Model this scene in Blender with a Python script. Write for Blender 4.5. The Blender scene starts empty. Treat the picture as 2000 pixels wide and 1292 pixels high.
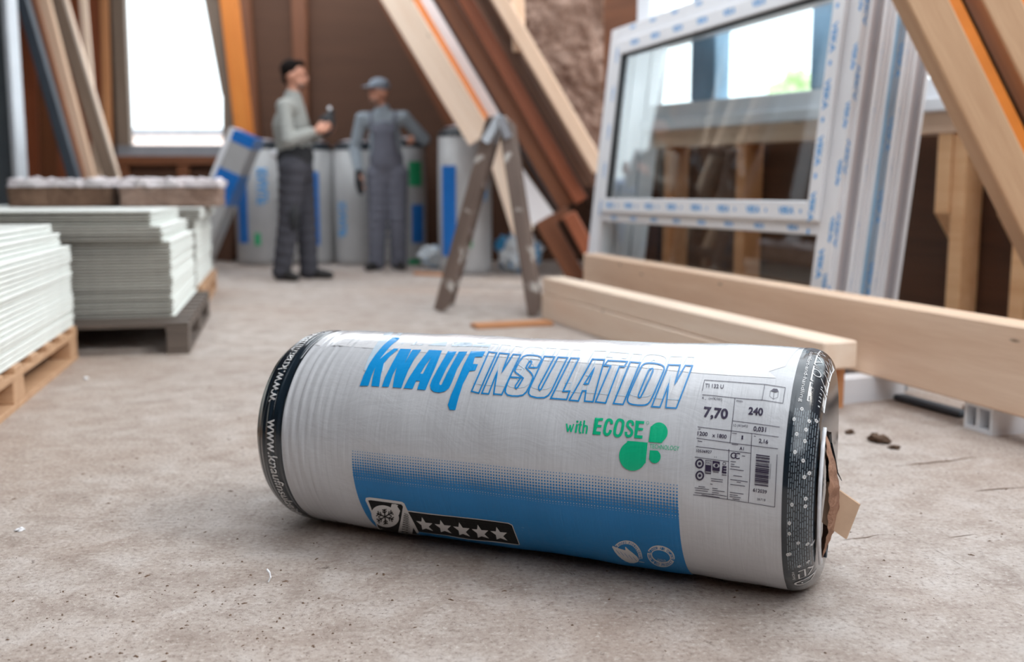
import bpy, bmesh, math, random
import numpy as np
from mathutils import Vector, Matrix, noise

random.seed(7)
SC = bpy.context.scene
COL = SC.collection

# ------------------------------------------------------------------ camera
F = 2000.0                      # focal length in pixels of the 2000 x 1292 frame
CAM_H = 0.72
PITCH = math.atan((646 - 375) / F)
cam_d = bpy.data.cameras.new('camera')
cam = bpy.data.objects.new('camera', cam_d); COL.objects.link(cam)
cam.location = (0, 0, CAM_H)
cam.rotation_euler = (math.pi / 2 - PITCH, 0, 0)
cam_d.sensor_width = 36.0
cam_d.lens = 36.0
cam_d.clip_end = 400
cam_d.dof.use_dof = True
cam_d.dof.focus_distance = 1.86
cam_d.dof.aperture_fstop = 2.2
SC.camera = cam
SC.cycles.transparent_max_bounces = 32

# ------------------------------------------------------------------ sky, sun, exposure
w = bpy.data.worlds.new('overcast_sky'); SC.world = w
w.use_nodes = True
bg = w.node_tree.nodes['Background']
bg.inputs['Color'].default_value = (0.90, 0.95, 1.0, 1)
bg.inputs['Strength'].default_value = 3.3
sun_d = bpy.data.lights.new('sun', 'SUN'); sun = bpy.data.objects.new('sun', sun_d); COL.objects.link(sun)
sun_d.energy = 1.2; sun_d.angle = math.radians(16); sun_d.color = (1.0, 0.94, 0.86)
sun.rotation_euler = Vector((-0.80, 0.12, -0.75)).to_track_quat('-Z', 'Y').to_euler()
VS = SC.view_settings
VS.view_transform = 'Standard'; VS.look = 'None'; VS.exposure = 0.0; VS.gamma = 1.0
VS.use_curve_mapping = False

# ------------------------------------------------------------------ pixel <-> place
CP, SP = math.cos(PITCH), math.sin(PITCH)
def ray(px, py):
    a = (px - 1000) / F; b = -(py - 646) / F
    return Vector((a, CP + b * SP, -SP + b * CP))
def P(px, py, Y):               # the point of the place at distance Y seen at a pixel
    d = ray(px, py); return Vector((0, 0, CAM_H)) + d * (Y / d.y)
def G(px, py, z=0.0):           # the point at height z
    d = ray(px, py); return Vector((0, 0, CAM_H)) + d * ((z - CAM_H) / d.z)

# ------------------------------------------------------------------ materials
MATS = {}
def lin(c): return tuple(((x / 12.92) if x <= 0.04045 else ((x + 0.055) / 1.055) ** 2.4) for x in c)
def S(r, g, b): return lin((r / 255, g / 255, b / 255)) + (1,)
class NT:
    def __init__(s, name):
        m = bpy.data.materials.new(name); m.use_nodes = True; s.m = m; s.t = m.node_tree
        s.b = s.t.nodes['Principled BSDF']; MATS[name] = m
    def n(s, typ, **kw):
        x = s.t.nodes.new(typ)
        for k, v in kw.items():
            if k in x.inputs: x.inputs[k].default_value = v
            else: setattr(x, k, v)
        return x
    def l(s, a, b): s.t.links.new(a, b)
    def coords(s, scale=(1, 1, 1), kind='Object'):
        c = s.n('ShaderNodeTexCoord'); mp = s.n('ShaderNodeMapping'); mp.inputs['Scale'].default_value = scale
        s.l(c.outputs[kind], mp.inputs['Vector']); return mp.outputs['Vector']
    def noise(s, vec, scale, detail=4, rough=0.55, dist=0.0):
        x = s.n('ShaderNodeTexNoise'); x.inputs['Scale'].default_value = scale; x.inputs['Detail'].default_value = detail
        x.inputs['Roughness'].default_value = rough; x.inputs['Distortion'].default_value = dist
        s.l(vec, x.inputs['Vector']); return x.outputs['Fac']
    def ramp(s, fac, stops):
        r = s.n('ShaderNodeValToRGB'); e = r.color_ramp.elements
        while len(e) < len(stops): e.new(0.5)
        for i, (p, c) in enumerate(stops): e[i].position = p; e[i].color = c
        s.l(fac, r.inputs['Fac']); return r.outputs['Color']
    def mix(s, fac, a, b, mode='MIX'):
        x = s.n('ShaderNodeMix', data_type='RGBA', blend_type=mode)
        for sock, v in ((x.inputs[0], fac), (x.inputs[6], a), (x.inputs[7], b)):
            if isinstance(v, (tuple, float, int)): sock.default_value = v
            else: s.l(v, sock)
        return x.outputs[2]
    def bump(s, h, strength=0.3, dist=0.01, prev=None):
        x = s.n('ShaderNodeBump'); x.inputs['Strength'].default_value = strength; x.inputs['Distance'].default_value = dist
        s.l(h, x.inputs['Height'])
        if prev is not None: s.l(prev, x.inputs['Normal'])
        s.l(x.outputs['Normal'], s.b.inputs['Normal']); return x.outputs['Normal']
    def out(s, col=None, rough=0.6, **kw):
        if col is not None:
            if isinstance(col, tuple): s.b.inputs['Base Color'].default_value = col
            else: s.l(col, s.b.inputs['Base Color'])
        s.b.inputs['Roughness'].default_value = rough
        for k, v in kw.items(): s.b.inputs[k.replace('_', ' ')].default_value = v
        return s.m

def plain(name, col, rough=0.6, var=0.12, scale=6.0, **kw):
    t = NT(name); v = t.coords()
    f = t.noise(v, scale, 5)
    a = tuple(c * (1 - var) for c in col[:3]) + (1,); b = tuple(min(1, c * (1 + var)) for c in col[:3]) + (1,)
    return t.out(t.ramp(f, [(0.3, a), (0.7, b)]), rough, **kw)

def wood(name, dark, light, knot=None, rough=0.55, grain=18.0):
    t = NT(name); v = t.coords((0.35, 6, 6))
    f1 = t.noise(v, 2.2, 6, 0.6, 0.6)
    v2 = t.coords((1.0, 40, 40)); f2 = t.noise(v2, grain * 0.35, 3, 0.6)
    c = t.ramp(f1, [(0.28, dark), (0.72, light)])
    c = t.mix(t.ramp(f2, [(0.35, (0.82, 0.78, 0.74, 1)), (0.6, (1, 1, 1, 1))]), (0, 0, 0, 1), c, 'MULTIPLY') if False else t.mix(0.35, c, t.ramp(f2, [(0.3, dark), (0.7, light)]))
    v3 = t.coords((2.0, 7, 7)); vor = t.n('ShaderNodeTexVoronoi'); vor.inputs['Scale'].default_value = 1.6
    t.l(v3, vor.inputs['Vector'])
    kc = knot or tuple(x * 0.45 for x in dark[:3]) + (1,)
    kf = t.ramp(vor.outputs['Distance'], [(0.035, (1, 1, 1, 1)), (0.09, (0, 0, 0, 1))])
    c = t.mix(kf, c, kc)
    t.bump(f2, 0.12, 0.004)
    return t.out(c, rough)

# concrete floor
t = NT('concrete'); v = t.coords()
big = t.noise(v, 0.9, 4, 0.6); mid = t.noise(v, 9, 6, 0.65, 0.4); fine = t.noise(v, 95, 4, 0.7); sp = t.noise(t.coords((1, 1.0, 1)), 38, 5, 0.75, 0.8)
c = t.ramp(mid, [(0.28, S(146, 132, 123)), (0.5, S(176, 165, 157)), (0.74, S(200, 193, 188))])
c = t.mix(t.ramp(big, [(0.38, (0, 0, 0, 1)), (0.66, (0.6, 0.6, 0.6, 1))]), c, S(160, 138, 123))
c = t.mix(t.ramp(fine, [(0.30, (0.75, 0.75, 0.75, 1)), (0.48, (0, 0, 0, 1))]), c, S(112, 96, 86))
c = t.mix(t.ramp(fine, [(0.56, (0, 0, 0, 1)), (0.70, (0.6, 0.6, 0.6, 1))]), c, S(214, 207, 200))
c = t.mix(t.ramp(sp, [(0.28, (0.9, 0.9, 0.9, 1)), (0.37, (0, 0, 0, 1))]), c, S(84, 70, 60))
sc2 = t.noise(t.coords((3, 26, 1)), 2.4, 5, 0.7, 1.2)
c = t.mix(t.ramp(sc2, [(0.26, (0.7, 0.7, 0.7, 1)), (0.35, (0, 0, 0, 1))]), c, S(116, 96, 84))
b1 = t.bump(mid, 0.35, 0.02); b2 = t.bump(fine, 0.5, 0.004, b1); t.bump(sp, 0.5, 0.006, b2)
t.out(c, 0.72)

wood('spruce', S(212, 176, 146), S(238, 211, 186))
wood('spruce_tan', S(178, 138, 104), S(212, 176, 140), knot=S(120, 78, 52))
wood('spruce_pale', S(226, 197, 172), S(245, 227, 208))
wood('spruce_stud', S(204, 152, 106), S(232, 190, 146))
wood('spruce_warm', S(172, 112, 70), S(208, 150, 104))
wood('larch_red', S(124, 66, 40), S(166, 94, 60))
wood('timber_brown', S(98, 58, 36), S(140, 86, 54))
wood('timber_dark', S(66, 42, 28), S(94, 60, 40))
wood('timber_grey', S(104, 88, 76), S(140, 122, 106))
wood('pallet_dark', S(70, 62, 56), S(112, 100, 92))
wood('pallet_light', S(168, 128, 96), S(205, 168, 134))
wood('orange_wood', S(205, 112, 40), S(236, 150, 66))
wood('panel_brown', S(82, 54, 38), S(98, 66, 47), rough=0.75)
wood('trestle_wood', S(84, 68, 60), S(132, 114, 104))
tt = MATS['trestle_wood'].node_tree; nz = tt.nodes.new('ShaderNodeTexNoise'); nz.inputs['Scale'].default_value = 9.0; nz.inputs['Detail'].default_value = 5
gc = tt.nodes.new('ShaderNodeTexCoord'); tt.links.new(gc.outputs['Object'], nz.inputs['Vector'])
rp = tt.nodes.new('ShaderNodeValToRGB'); rp.color_ramp.elements[0].position = .58; rp.color_ramp.elements[1].position = .66; tt.links.new(nz.outputs['Fac'], rp.inputs['Fac'])
mxx = tt.nodes.new('ShaderNodeMix'); mxx.data_type = 'RGBA'; pbs = tt.nodes['Principled BSDF']; lk = pbs.inputs['Base Color'].links[0].from_socket
tt.links.new(rp.outputs['Color'], mxx.inputs[0]); tt.links.new(lk, mxx.inputs[6]); mxx.inputs[7].default_value = S(190, 184, 178); tt.links.new(mxx.outputs[2], pbs.inputs['Base Color'])
plain('orange_paint', S(226, 134, 48), 0.5, 0.1)
plain('plasterboard', S(226, 230, 226), 0.75, 0.05)
plain('plasterboard_shaded_end', S(168, 166, 158), 0.85, 0.08, 30)
plain('pvc_white', S(228, 229, 233), 0.35, 0.03)
plain('pvc_grey', S(150, 152, 158), 0.4, 0.08)
plain('pvc_taupe', S(172, 164, 166), 0.4, 0.06)
plain('pvc_blue', S(140, 172, 198), 0.35, 0.12)
plain('gasket', S(40, 42, 45), 0.6, 0.1)
plain('print_cyan', S(24, 146, 214), 0.4, 0.12)
plain('steel_grey', S(96, 106, 113), 0.4, 0.08, Metallic=0.5)
plain('steel_light', S(206, 214, 222), 0.35, 0.05, Metallic=0.3)
plain('slate_metal', S(62, 70, 80), 0.5, 0.1)
plain('skin', S(196, 140, 116), 0.5, 0.06)
plain('hair_dark', S(22, 17, 15), 0.9, 0.2, 60, Specular_IOR_Level=0.1)
plain('stubble', S(120, 92, 80), 0.6, 0.1)
plain('shirt_grey', S(148, 150, 146), 0.85, 0.1)
plain('shirt_blue_grey', S(138, 148, 156), 0.85, 0.1)
plain('trousers_dark', S(62, 62, 70), 0.85, 0.15)
plain('overall_grey', S(98, 100, 112), 0.85, 0.12)
plain('black_cloth', S(34, 36, 40), 0.7, 0.15)
plain('cap_grey', S(132, 142, 154), 0.8, 0.1)
plain('boot_black', S(38, 36, 36), 0.6, 0.15)
plain('white_plastic', S(232, 234, 238), 0.4, 0.04)
plain('eye_dark', S(40, 30, 26), 0.3, 0.1)
plain('film_blue', S(30, 110, 190), 0.3, 0.1)
plain('film_grey', S(172, 172, 172), 0.35, 0.06)
plain('film_navy', S(34, 44, 52), 0.3, 0.12)
plain('film_green', S(40, 165, 110), 0.35, 0.08)
plain('cardboard', S(190, 160, 134), 0.85, 0.06, 40)
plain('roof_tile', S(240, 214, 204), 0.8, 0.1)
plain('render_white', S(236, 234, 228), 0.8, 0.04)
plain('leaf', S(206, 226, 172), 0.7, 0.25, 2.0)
plain('dirt', S(96, 74, 58), 0.9, 0.25, 40)

def wool(name, a, b, c3):
    t = NT(name); v = t.coords()
    f = t.noise(v, 28, 6, 0.7, 0.8); g = t.noise(v, 6, 4, 0.6)
    col = t.mix(0.45, t.ramp(f, [(0.3, a), (0.55, b), (0.75, c3)]), t.ramp(g, [(0.3, a), (0.7, c3)]))
    t.bump(f, 0.8, 0.02); t.out(col, 0.95)
wool('wool_brown', S(96, 72, 60), S(152, 124, 108), S(198, 174, 160))
wool('wool_dark', S(88, 64, 50), S(118, 90, 72), S(150, 122, 102))
wool('wool_core', S(120, 82, 62), S(168, 126, 102), S(196, 158, 134))
wool('fleece', S(214, 204, 206), S(236, 228, 232), S(248, 244, 248))

# bag film with blue print patches
t = NT('bag_film'); v = t.coords(); f = t.noise(v, 5.5, 2, 0.4, 0.5)
t.bump(t.noise(v, 14, 4), 0.6, 0.03)
t.out(t.ramp(f, [(0.50, S(226, 234, 240)), (0.56, S(70, 160, 215))]), 0.3)

# printed packaging film (uv = length, girth in metres)
def film(name, colour, rough, scratch=None, bumps=1.0, coat=0.55):
    t = NT(name)
    v = t.coords((85, 5.0, 1), 'UV'); f = t.noise(v, 1.0, 4, 0.55, 0.5)
    v2 = t.coords((9, 14, 1), 'UV'); g = t.noise(v2, 1.0, 4, 0.55, 1.0)
    v3 = t.coords((30, 190, 1), 'UV'); k = t.noise(v3, 1.0, 4, 0.7)
    n1 = t.bump(f, 0.20 * bumps, 0.006); t.bump(g, 0.10 * bumps, 0.02, n1)
    c = colour
    if scratch:
        m1 = t.ramp(t.noise(t.coords((60, 230, 1), 'UV'), 1.0, 4, 0.75, 1.5), [(0.63, (0, 0, 0, 1)), (0.69, (0.7, 0.7, 0.7, 1))])
        m2 = t.ramp(t.noise(t.coords((5, 16, 1), 'UV'), 1.0, 3, 0.6, 0.6), [(0.50, (0, 0, 0, 1)), (0.62, (1, 1, 1, 1))])
        mm = t.mix(1.0, m1, m2, 'MULTIPLY')
        c = t.mix(mm, colour, scratch)
    else:
        a = tuple(x * 0.965 for x in colour[:3]) + (1,)
        c = t.ramp(k, [(0.35, a), (0.65, colour)])
    return t.out(c, rough, Coat_Weight=coat, Coat_Roughness=0.10)
film('pack_film', S(190, 192, 196), 0.27)
film('pack_blue', S(0, 114, 176), 0.42, S(120, 160, 186), coat=0.08)
film('pack_logo', S(0, 138, 204), 0.38, coat=0.2)
film('pack_outline', S(0, 122, 186), 0.38, coat=0.2)
film('pack_ghost', S(182, 200, 214), 0.30)
film('pack_overlap', S(210, 211, 214), 0.22)
film('pack_green', S(0, 174, 126), 0.38, S(50, 190, 150), coat=0.2)
film('pack_band', S(20, 34, 44), 0.26)
film('pack_black', S(12, 13, 14), 0.5, coat=0.0); MATS['pack_black'].node_tree.nodes['Principled BSDF'].inputs['Specular IOR Level'].default_value = 0.2
film('pack_ink', S(44, 36, 62), 0.4)
film('pack_print_white', S(206, 206, 206), 0.38)
film('pack_white_dark', S(150, 162, 170), 0.34)

t = NT('glass'); nt = t.t
nt.nodes.remove(t.b)
tr = t.n('ShaderNodeBsdfTransparent'); tr.inputs['Color'].default_value = (0.95, 0.98, 0.98, 1)
gl = t.n('ShaderNodeBsdfGlossy'); gl.inputs['Roughness'].default_value = 0.0
lw = t.n('ShaderNodeLayerWeight'); lw.inputs['Blend'].default_value = 0.5      # facing = 1 - |cos|, the same from both sides
pw = t.n('ShaderNodeMath', operation='POWER'); pw.inputs[1].default_value = 4.0; t.l(lw.outputs['Facing'], pw.inputs[0])
fr = t.n('ShaderNodeMath', operation='MULTIPLY_ADD'); fr.inputs[1].default_value = 0.85; fr.inputs[2].default_value = 0.045; t.l(pw.outputs[0], fr.inputs[0])
mx = t.n('ShaderNodeMixShader'); t.l(fr.outputs[0], mx.inputs[0]); t.l(tr.outputs[0], mx.inputs[1]); t.l(gl.outputs[0], mx.inputs[2])
t.l(mx.outputs[0], nt.nodes['Material Output'].inputs['Surface'])

# ------------------------------------------------------------------ object helpers
def link(o, parent=None):
    COL.objects.link(o)
    if parent is not None: o.parent = parent
    return o
def setp(o, label=None, cat=None, group=None, kind=None):
    if label: o['label'] = label
    if cat: o['category'] = cat
    if group: o['group'] = group
    if kind: o['kind'] = kind
    elif cat: o['kind'] = 'thing'
    return o
def thing(name, label, cat, loc=(0, 0, 0), rz=0.0, group=None, matrix=None):
    o = bpy.data.objects.new(name, None); link(o); o.empty_display_size = 0.1
    if matrix is not None: o.matrix_world = matrix
    else: o.location = loc; o.rotation_euler = (0, 0, rz)
    return setp(o, label, cat, group)
def meshobj(name, me, mat, parent=None, smooth=False):
    o = bpy.data.objects.new(name, me)
    if mat:
        me.materials.clear(); me.materials.append(MATS[mat])
    if smooth:
        me.polygons.foreach_set('use_smooth', [True] * len(me.polygons))
    return link(o, parent)
class MB:
    def __init__(s): s.v = []; s.f = []
    def add(s, vs, fs):
        o = len(s.v); s.v += [tuple(x) for x in vs]; s.f += [tuple(i + o for i in q) for q in fs]; return s
    def box(s, x0, x1, y0, y1, z0, z1, c=0.0):
        if c <= 0:
            vs = [(x, y, z) for z in (z0, z1) for y in (y0, y1) for x in (x0, x1)]
            return s.add(vs, [(0, 2, 3, 1), (4, 5, 7, 6), (0, 1, 5, 4), (2, 6, 7, 3), (0, 4, 6, 2), (1, 3, 7, 5)])
        bm = bmesh.new(); bmesh.ops.create_cube(bm, size=1.0)
        for q in bm.verts:
            q.co = Vector(((x0 + x1) / 2 + q.co.x * (x1 - x0), (y0 + y1) / 2 + q.co.y * (y1 - y0), (z0 + z1) / 2 + q.co.z * (z1 - z0)))
        bmesh.ops.bevel(bm, geom=bm.edges[:], offset=c, segments=1, affect='EDGES')
        bm.verts.index_update()
        s.add([q.co[:] for q in bm.verts], [[q.index for q in fa.verts] for fa in bm.faces]); bm.free(); return s
    def prism(s, poly, z0, z1):          # polygon in xy, extruded in z
        n = len(poly)
        s.add([(x, y, z0) for x, y in poly] + [(x, y, z1) for x, y in poly],
              [tuple(range(n - 1, -1, -1)), tuple(range(n, 2 * n))] + [(i, (i + 1) % n, n + (i + 1) % n, n + i) for i in range(n)]); return s
    def tube(s, pts, r, seg=8, caps=True):
        pts = [Vector(p) for p in pts]; rs = r if isinstance(r, (list, tuple)) else [r] * len(pts)
        base = len(s.v); up = Vector((0, 0, 1))
        for i, p in enumerate(pts):
            d = (pts[min(i + 1, len(pts) - 1)] - pts[max(i - 1, 0)]).normalized()
            a = d.cross(up)
            if a.length < 1e-3: a = d.cross(Vector((1, 0, 0)))
            a.normalize(); b = d.cross(a)
            for k in range(seg):
                t_ = 2 * math.pi * k / seg; s.v.append(tuple(p + (a * math.cos(t_) + b * math.sin(t_)) * rs[i]))
        for i in range(len(pts) - 1):
            for k in range(seg):
                k2 = (k + 1) % seg
                s.f.append((base + i * seg + k, base + i * seg + k2, base + (i + 1) * seg + k2, base + (i + 1) * seg + k))
        if caps:
            s.f.append(tuple(base + k for k in range(seg))); e = base + (len(pts) - 1) * seg
            s.f.append(tuple(e + k for k in range(seg - 1, -1, -1)))
        return s
    def mesh(s, name='m'):
        me = bpy.data.meshes.new(name); me.from_pydata(s.v, [], s.f); me.update()
        bm = bmesh.new(); bm.from_mesh(me); bmesh.ops.recalc_face_normals(bm, faces=bm.faces[:]); bm.to_mesh(me); bm.free()
        return me
    def obj(s, name, mat, parent=None, smooth=False): return meshobj(name, s.mesh(name), mat, parent, smooth)
def boxobj(name, mat, parent, x0, x1, y0, y1, z0, z1, c=0.0): return MB().box(x0, x1, y0, y1, z0, z1, c).obj(name, mat, parent)

def frame_from(p1, p2, front=(0, -1, 0)):
    p1, p2 = Vector(p1), Vector(p2); x = (p2 - p1).normalized()
    f = Vector(front); z = (f - x * f.dot(x)).normalized(); y = z.cross(x)
    m = Matrix((x, y, z)).transposed().to_4x4(); m.translation = p1
    return m, (p2 - p1).length
def beam(name, p1, p2, wid, dep, mat, parent=None, front=(0, -1, 0), c=0.006, label=None, cat=None, group=None, kind=None):
    """timber from p1 to p2; wid across the view, dep along it; p1-p2 is the middle of its front face"""
    m, L = frame_from(p1, p2, front)
    o = MB().box(0, L, -wid / 2, wid / 2, -dep, 0, c).obj(name, mat)
    if parent is not None: o.parent = parent; o.matrix_parent_inverse = parent.matrix_world.inverted()
    o.matrix_world = m
    return setp(o, label, cat, group, kind)
def dup(root, loc=None, rz=None, label=None, matrix=None):
    r = root.copy(); COL.objects.link(r)
    if matrix is not None: r.matrix_world = matrix
    if loc is not None: r.location = loc
    if rz is not None: r.rotation_euler = (0, 0, rz)
    if label: r['label'] = label
    for ch in list(root.children):
        c_ = ch.copy(); COL.objects.link(c_); c_.parent = r; c_.matrix_parent_inverse = ch.matrix_parent_inverse.copy()
        for g in list(ch.children):
            d = g.copy(); COL.objects.link(d); d.parent = c_; d.matrix_parent_inverse = g.matrix_parent_inverse.copy()
    return r

# ------------------------------------------------------------------ 2-D shapes for print
def flat_mesh(loops):
    """fill closed loops (even-odd) and return (verts, faces)"""
    cu = bpy.data.curves.new('tmp', 'CURVE'); cu.dimensions = '2D'; cu.fill_mode = 'BOTH'
    for lp in loops:
        sp_ = cu.splines.new('POLY'); sp_.points.add(len(lp) - 1)
        for i, (x, y) in enumerate(lp): sp_.points[i].co = (x, y, 0, 1)
        sp_.use_cyclic_u = True
    return _curve_mesh(cu)
def _curve_mesh(cu):
    o = bpy.data.objects.new('tmp', cu); COL.objects.link(o)
    dg = bpy.context.evaluated_depsgraph_get(); me = o.evaluated_get(dg).to_mesh()
    vs = [tuple(q.co[:2]) for q in me.vertices]; fs = [tuple(p.vertices) for p in me.polygons]
    o.evaluated_get(dg).to_mesh_clear(); bpy.data.objects.remove(o); bpy.data.curves.remove(cu)
    return vs, fs
def text_flat(body, bold=0.0):
    """text mesh normalised so the baseline is y=0, cap height about 0.72*size, x from 0"""
    cu = bpy.data.curves.new('tmp', 'FONT'); cu.body = body; cu.size = 1.0; cu.fill_mode = 'FRONT'; cu.resolution_u = 3; cu.offset = bold
    vs, fs = _curve_mesh(cu)
    x0 = min(v_[0] for v_ in vs); x1 = max(v_[0] for v_ in vs)
    return [(v_[0] - x0, v_[1]) for v_ in vs], fs, x1 - x0
def dens(lp, step, closed=True):
    out = []
    n = len(lp)
    for i in range(n if closed else n - 1):
        a, b = lp[i], lp[(i + 1) % n]; k = max(1, int(math.dist(a, b) / step))
        out += [(a[0] + (b[0] - a[0]) * j / k, a[1] + (b[1] - a[1]) * j / k) for j in range(k)]
    if not closed: out.append(lp[-1])
    return out
def offset_loop(lp, d):
    n = len(lp); out = []
    for i in range(n):
        a, b, c_ = Vector(lp[i - 1]), Vector(lp[i]), Vector(lp[(i + 1) % n])
        e1, e2 = (b - a).normalized(), (c_ - b).normalized()
        n1, n2 = Vector((-e1.y, e1.x)), Vector((-e2.y, e2.x)); m_ = (n1 + n2)
        if m_.length < 1e-4: m_ = n1
        m_.normalize(); k = d / max(0.35, m_.dot(n1)); out.append((b.x + m_.x * k, b.y + m_.y * k))
    return out
def ring_loops(lp, wd): return [offset_loop(lp, wd / 2), offset_loop(lp, -wd / 2)]
def stroke(pts, wd):
    L, R = [], []
    n = len(pts)
    for i in range(n):
        a = Vector(pts[max(i - 1, 0)]); b = Vector(pts[i]); c_ = Vector(pts[min(i + 1, n - 1)])
        d = (c_ - a).normalized(); nn = Vector((-d.y, d.x)) * wd / 2
        L.append((b.x + nn.x, b.y + nn.y)); R.append((b.x - nn.x, b.y - nn.y))
    return L + R[::-1]
def ell(cx, cy, rx, ry, rot=0, n=24, a0=0, a1=2 * math.pi, closed=True):
    k = n if closed else n + 1; out = []
    for i in range(k):
        a = a0 + (a1 - a0) * i / n; x, y = rx * math.cos(a), ry * math.sin(a)
        out.append((cx + x * math.cos(rot) - y * math.sin(rot), cy + x * math.sin(rot) + y * math.cos(rot)))
    return out
def smooth_loop(lp, it=2, closed=True):
    for _ in range(it):
        n = len(lp); out = []
        for i in range(n if closed else n - 1):
            a, b = lp[i], lp[(i + 1) % n]
            out += [(a[0] * .75 + b[0] * .25, a[1] * .75 + b[1] * .25), (a[0] * .25 + b[0] * .75, a[1] * .25 + b[1] * .75)]
        if not closed: out = [lp[0]] + out + [lp[-1]]
        lp = out
    return lp

# ================================================================== THE PLACE
YB = 10.9
def slab_poly(name, pts_xz, y0, thick, mat, kind='structure', parent=None):
    """upright slab facing the camera: polygon in x, z; thickness away from the camera"""
    m = MB().prism([(p[0], p[1]) for p in pts_xz], 0, thick)
    m.v = [(x, y0 + z, y) for x, y, z in m.v]
    o = m.obj(name, mat, parent)
    return setp(o, kind=kind) if parent is None else o
def W(px, py, Y=YB):
    p = P(px, py, Y); return (p.x, p.z)

# floor slab
fl = MB().box(-9, 9, -6, 16, -0.2, 0).obj('floor', 'concrete'); setp(fl, kind='structure')
def crack(pts, wd, seed):
    rnd = random.Random(seed); pts = dens(pts, 0.03, closed=False); L, R = [], []
    for i, (x, y) in enumerate(pts):
        w_ = wd * rnd.uniform(0.2, 1.0) * (0.3 + math.sin(math.pi * i / (len(pts) - 1))); j = rnd.uniform(-.006, .006)
        L.append((x, y + j + w_)); R.append((x, y + j - w_))
    m = MB(); n = len(L)
    m.add([(x, y, 0.0006) for x, y in L + R], [(i, i + 1, n + i + 1, n + i) for i in range(n - 1)])
    m.obj('floor_crack', 'dirt', fl)
def gp(*pp): return [tuple(G(a, b)[:2]) for a, b in pp]
crack(gp((1700, 985), (1760, 1030), (1830, 1075), (1905, 1120), (2010, 1180)), 0.0022, 1)
crack(gp((1750, 910), (1830, 902), (1908, 893)), 0.006, 2)
crack(gp((1640, 1056), (1690, 1048), (1740, 1042)), 0.0022, 3)
crack(gp((1850, 1048), (1905, 1042)), 0.0025, 4)
crack(gp((1905, 960), (1960, 955), (2010, 950)), 0.004, 5)

# back wall with the slanted window on the left
m = MB()
def add_slab(m, pts, y0, th):
    q = MB().prism(pts, 0, th); m.add([(x, y0 + z, y) for x, y, z in q.v], q.f)
LE = lambda py: 232 + (py) * (18 / 285.); ZT = 3.4
zl = lambda p: p[1]
add_slab(m, [(-7.5, 0), W(215, 0)[:1] + (0,), W(243, 300), W(215, -170), (W(215, -170)[0], ZT), (-7.5, ZT)], YB, .12)
add_slab(m, [(W(243, 300)[0], 0), (W(452, 300)[0], 0), W(452, 300), W(243, 300)], YB, .12)
for lo_, hi_ in ((None, (452, 300)), ((452, 300), (444, 185)), ((444, 185), (372, -170))):
    b_ = W(*hi_); a_ = W(*lo_) if lo_ else (b_[0], 0.0)
    add_slab(m, [a_, (1.3, a_[1]), (1.3, b_[1]), b_], YB, .12)
add_slab(m, [W(372, -170), (1.3, W(372, -170)[1]), (1.3, ZT), (W(372, -170)[0], ZT)], YB, .12)
m.obj('wall_back', 'panel_brown'); wall_back = setp(bpy.data.objects['wall_back'], kind='structure')
# boards left of the window, rail and studs under it, stud further right
for (a, b, c_) in ((-8, 26, 'timber_brown'), (28, 62, 'larch_red'), (64, 98, 'timber_brown'), (99, 127, 'larch_red'), (129, 160, 'larch_red'), (161, 190, 'larch_red')):
    beam('board', P((a + b) / 2, -170, YB - .04), P((a + b) / 2 + 17, 420, YB - .04), (b - a) * YB / F, .03, c_, wall_back)
beam('batten', P(197, -170, YB - .075), P(214, 420, YB - .075), .085, .04, 'spruce_warm', wall_back)
beam('rail', P(205, 313, YB - .09), P(470, 313, YB - .09), .09, .09, 'timber_brown', wall_back)
for a in (238, 357, 452): beam('stud', P(a, 322, YB - .08), P(a + 4, 500, YB - .08), .125, .08, 'timber_brown', wall_back)
beam('stud', P(578, -170, YB - .1), P(596, 500, YB - .1), .15, .1, 'timber_brown', wall_back)
beam('stud', P(428, -170, YB - .11), P(478, 268, YB - .11), .20, .1, 'orange_wood', wall_back)
beam('stud', P(462, -170, YB - .10), P(512, 480, YB - .10), .12, .1, 'timber_brown', wall_back)
# window frame
win1 = setp(link(bpy.data.objects.new('window_1', None)), kind='structure')
for i, (a, b, wd) in enumerate((((222, -170), (242, 300), .14), ((228, 295), (455, 295), .13), ((360, -170), (412, 0), .15), ((412, 0), (446, 185), .15), ((446, 180), (447, 300), .13))):
    beam('frame_bar', P(a[0], a[1], YB - .06), P(b[0], b[1], YB - .06), wd, .1, 'timber_grey' if i != 1 else 'pvc_grey', win1)
slab_poly('pane', [W(225, -170), W(250, 295), W(445, 295), W(436, 180), W(362, -170)], YB + .03, .012, 'glass', parent=win1)

# unseen roof slabs added to steer the daylight, slope on the right, walls left and behind the camera
def quadslab(name, pts, th, mat, kind='structure'):
    a, b, c_, d = [Vector(p) for p in pts]; n = (b - a).cross(d - a).normalized() * th
    m = MB(); m.add([a, b, c_, d, a + n, b + n, c_ + n, d + n], [(0, 1, 2, 3), (7, 6, 5, 4), (0, 4, 5, 1), (1, 5, 6, 2), (2, 6, 7, 3), (3, 7, 4, 0)])
    return setp(m.obj(name, mat), kind=kind)
quadslab('shade_roof', [(-7.5, -4.1, 3.3), (-0.5, -4.1, 3.3), (-0.5, 6.2, 3.3), (-7.5, 6.2, 3.3)], .12, 'panel_brown')  # closes the left side to shade it, right side left open for light
quadslab('shade_roof_rear', [(-7.5, 6.21, 3.3), (-3.6, 6.21, 3.3), (-3.6, 11.0, 3.3), (-7.5, 11.0, 3.3)], .12, 'panel_brown')
slope_r = quadslab('wall_right_slope', [(1.30, 8.5, 0), (1.30, 11.0, 0), (-0.95, 11.0, 3.35), (-0.95, 8.5, 3.35)], -.1, 'panel_brown')
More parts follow.
